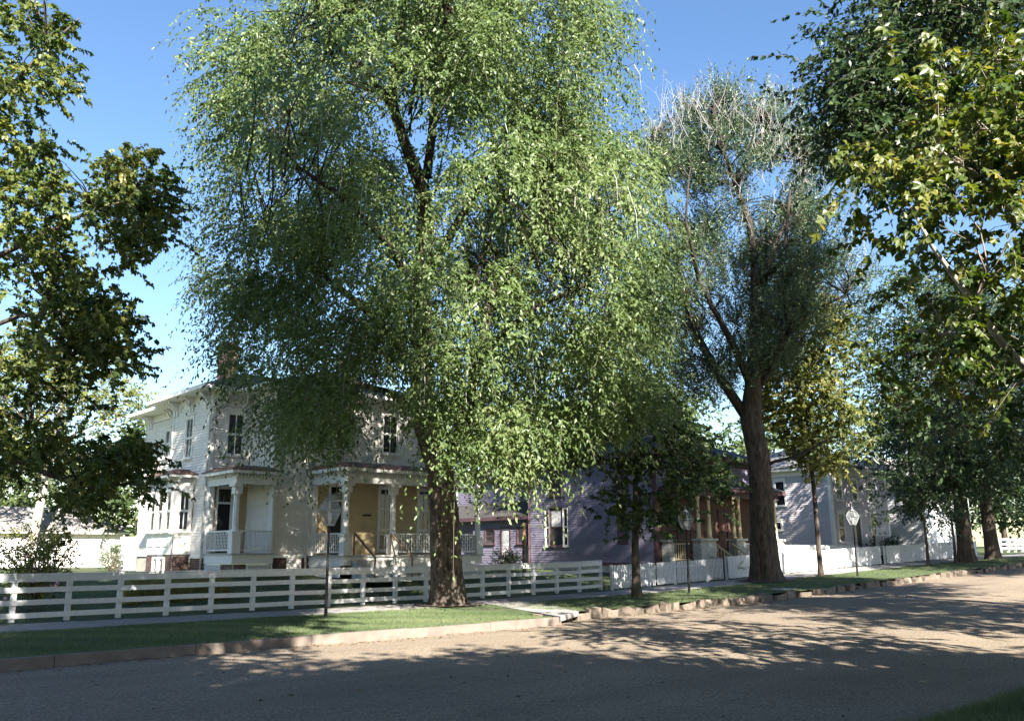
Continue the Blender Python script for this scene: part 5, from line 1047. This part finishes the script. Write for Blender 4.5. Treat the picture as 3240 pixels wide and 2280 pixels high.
M_SOIL = mat('bare_soil', (.11, .085, .06), .95, .3, 8, .6, 40)
for tx, ty, tr in BARE:
    b = MB(); n_ = 22; ring = [(tx+tr*1.1*random.uniform(.8, 1.15)*math.cos(6.283*k/n_), ty+tr*1.1*random.uniform(.8, 1.15)*math.sin(6.283*k/n_)) for k in range(n_)]
    b.add([(x, y, float(prof(x))+.045) for x, y in ring], [tuple(range(n_))]); tag(b.build('bare_soil', M_SOIL), kind='structure')
strip_z = lambda x, y: prof(x)+.03*np.sin(np.clip((y-16.5)/5.7, 0, 1)*math.pi)+.008*np.sin(x*2.1+y*3)
grass_field('strip_grass', 'short mown grass on the strip beside the concrete kerb', 120000, 2.0, 16.75, 16.58, 22.18, strip_z, .055, .008, 1)
o = grass_field('strip_grass', 'short shaded grass on the strip along the stone kerb', 70000, 18.4, 62, 17.78, 22.18, strip_z, .06, .009, 2, 1.4)
grass_field('yard_grass', 'mown yard grass behind the fences', 45000, 4, 36, 25.6, 34, lambda x, y: gz(x, y)+.012*np.sin(x*1.1+y*2)-.01, .06, .012, 3)
grass_field('near_grass', 'longer grass tufts at the near edge of the road', 60000, 6, 26, 2.4, 4.45, lambda x, y: prof(x)+np.interp(y, [2.8, 4.3, 4.7], [0.0, -.10, -.30])+.015*np.sin(x*1.3)*np.cos(y), .11, .008, 4, 1.2)
rng = np.random.default_rng(9); P = []
for _ in range(150):
    px = rng.uniform(395, 715); a = atY(px, 1850, rng.uniform(28.4, 30.2)); q = np.array([a.x, a.y, float(gz(a.x, a.y))]); P.append(q+rng.normal(0, .07, (26, 3))*[1, 1, 0])
LEAF_IRIS = leaf_mat('strap_leaf', [(.10, .12, .03), (.16, .17, .05), (.22, .21, .07), (.30, .22, .08)], .3, .5, .3)
tag(blades('flower_bed', np.concatenate(P), .55, .028, rng, LEAF_IRIS, .28), 'bed of yellow-green strap-leaved plants behind the rail fence', 'flower bed')
# fallen leaves and twigs on the road
rng = np.random.default_rng(12); n = 520; x = rng.uniform(2, 34, n); y = np.where(np.arange(n) < 150, rng.uniform(5, 16.3, n), np.where(x < 16.8, 16.38, 17.45)-np.abs(rng.normal(0, .28, n))); th = rng.uniform(0, 6.28, n)
V, T, per = leaf_geo(np.c_[x, y, road_z(x, y)+.012], np.c_[np.cos(th), np.sin(th), rng.normal(0, .1, n)], np.c_[rng.normal(0, .15, n), rng.normal(0, .15, n), np.ones(n)], rng.uniform(.03, .07, n), rng.uniform(.03, .06, n), 'lobed')
tag(link('fallen_leaves', np_mesh('fallen_leaves', V, T, leaf_mat('dry_leaf', [(.10, .06, .03), (.16, .10, .045), (.22, .15, .06)], .15, .7, .2), np.repeat(rng.uniform(0, 1, n), per))), 'dry fallen leaves scattered on the gravel road', 'leaves', kind='stuff')
tag(plain(None, 'utility_cover', M_STONE, (0, .9, 0, .5, -.05, .03)) if False else MB().box(30.6, 31.5, 18.3, 18.9, .1, float(prof(31))+.05).build('utility_cover', M_STONE), 'small flat concrete cover in the grass by the stone kerb', 'cover')
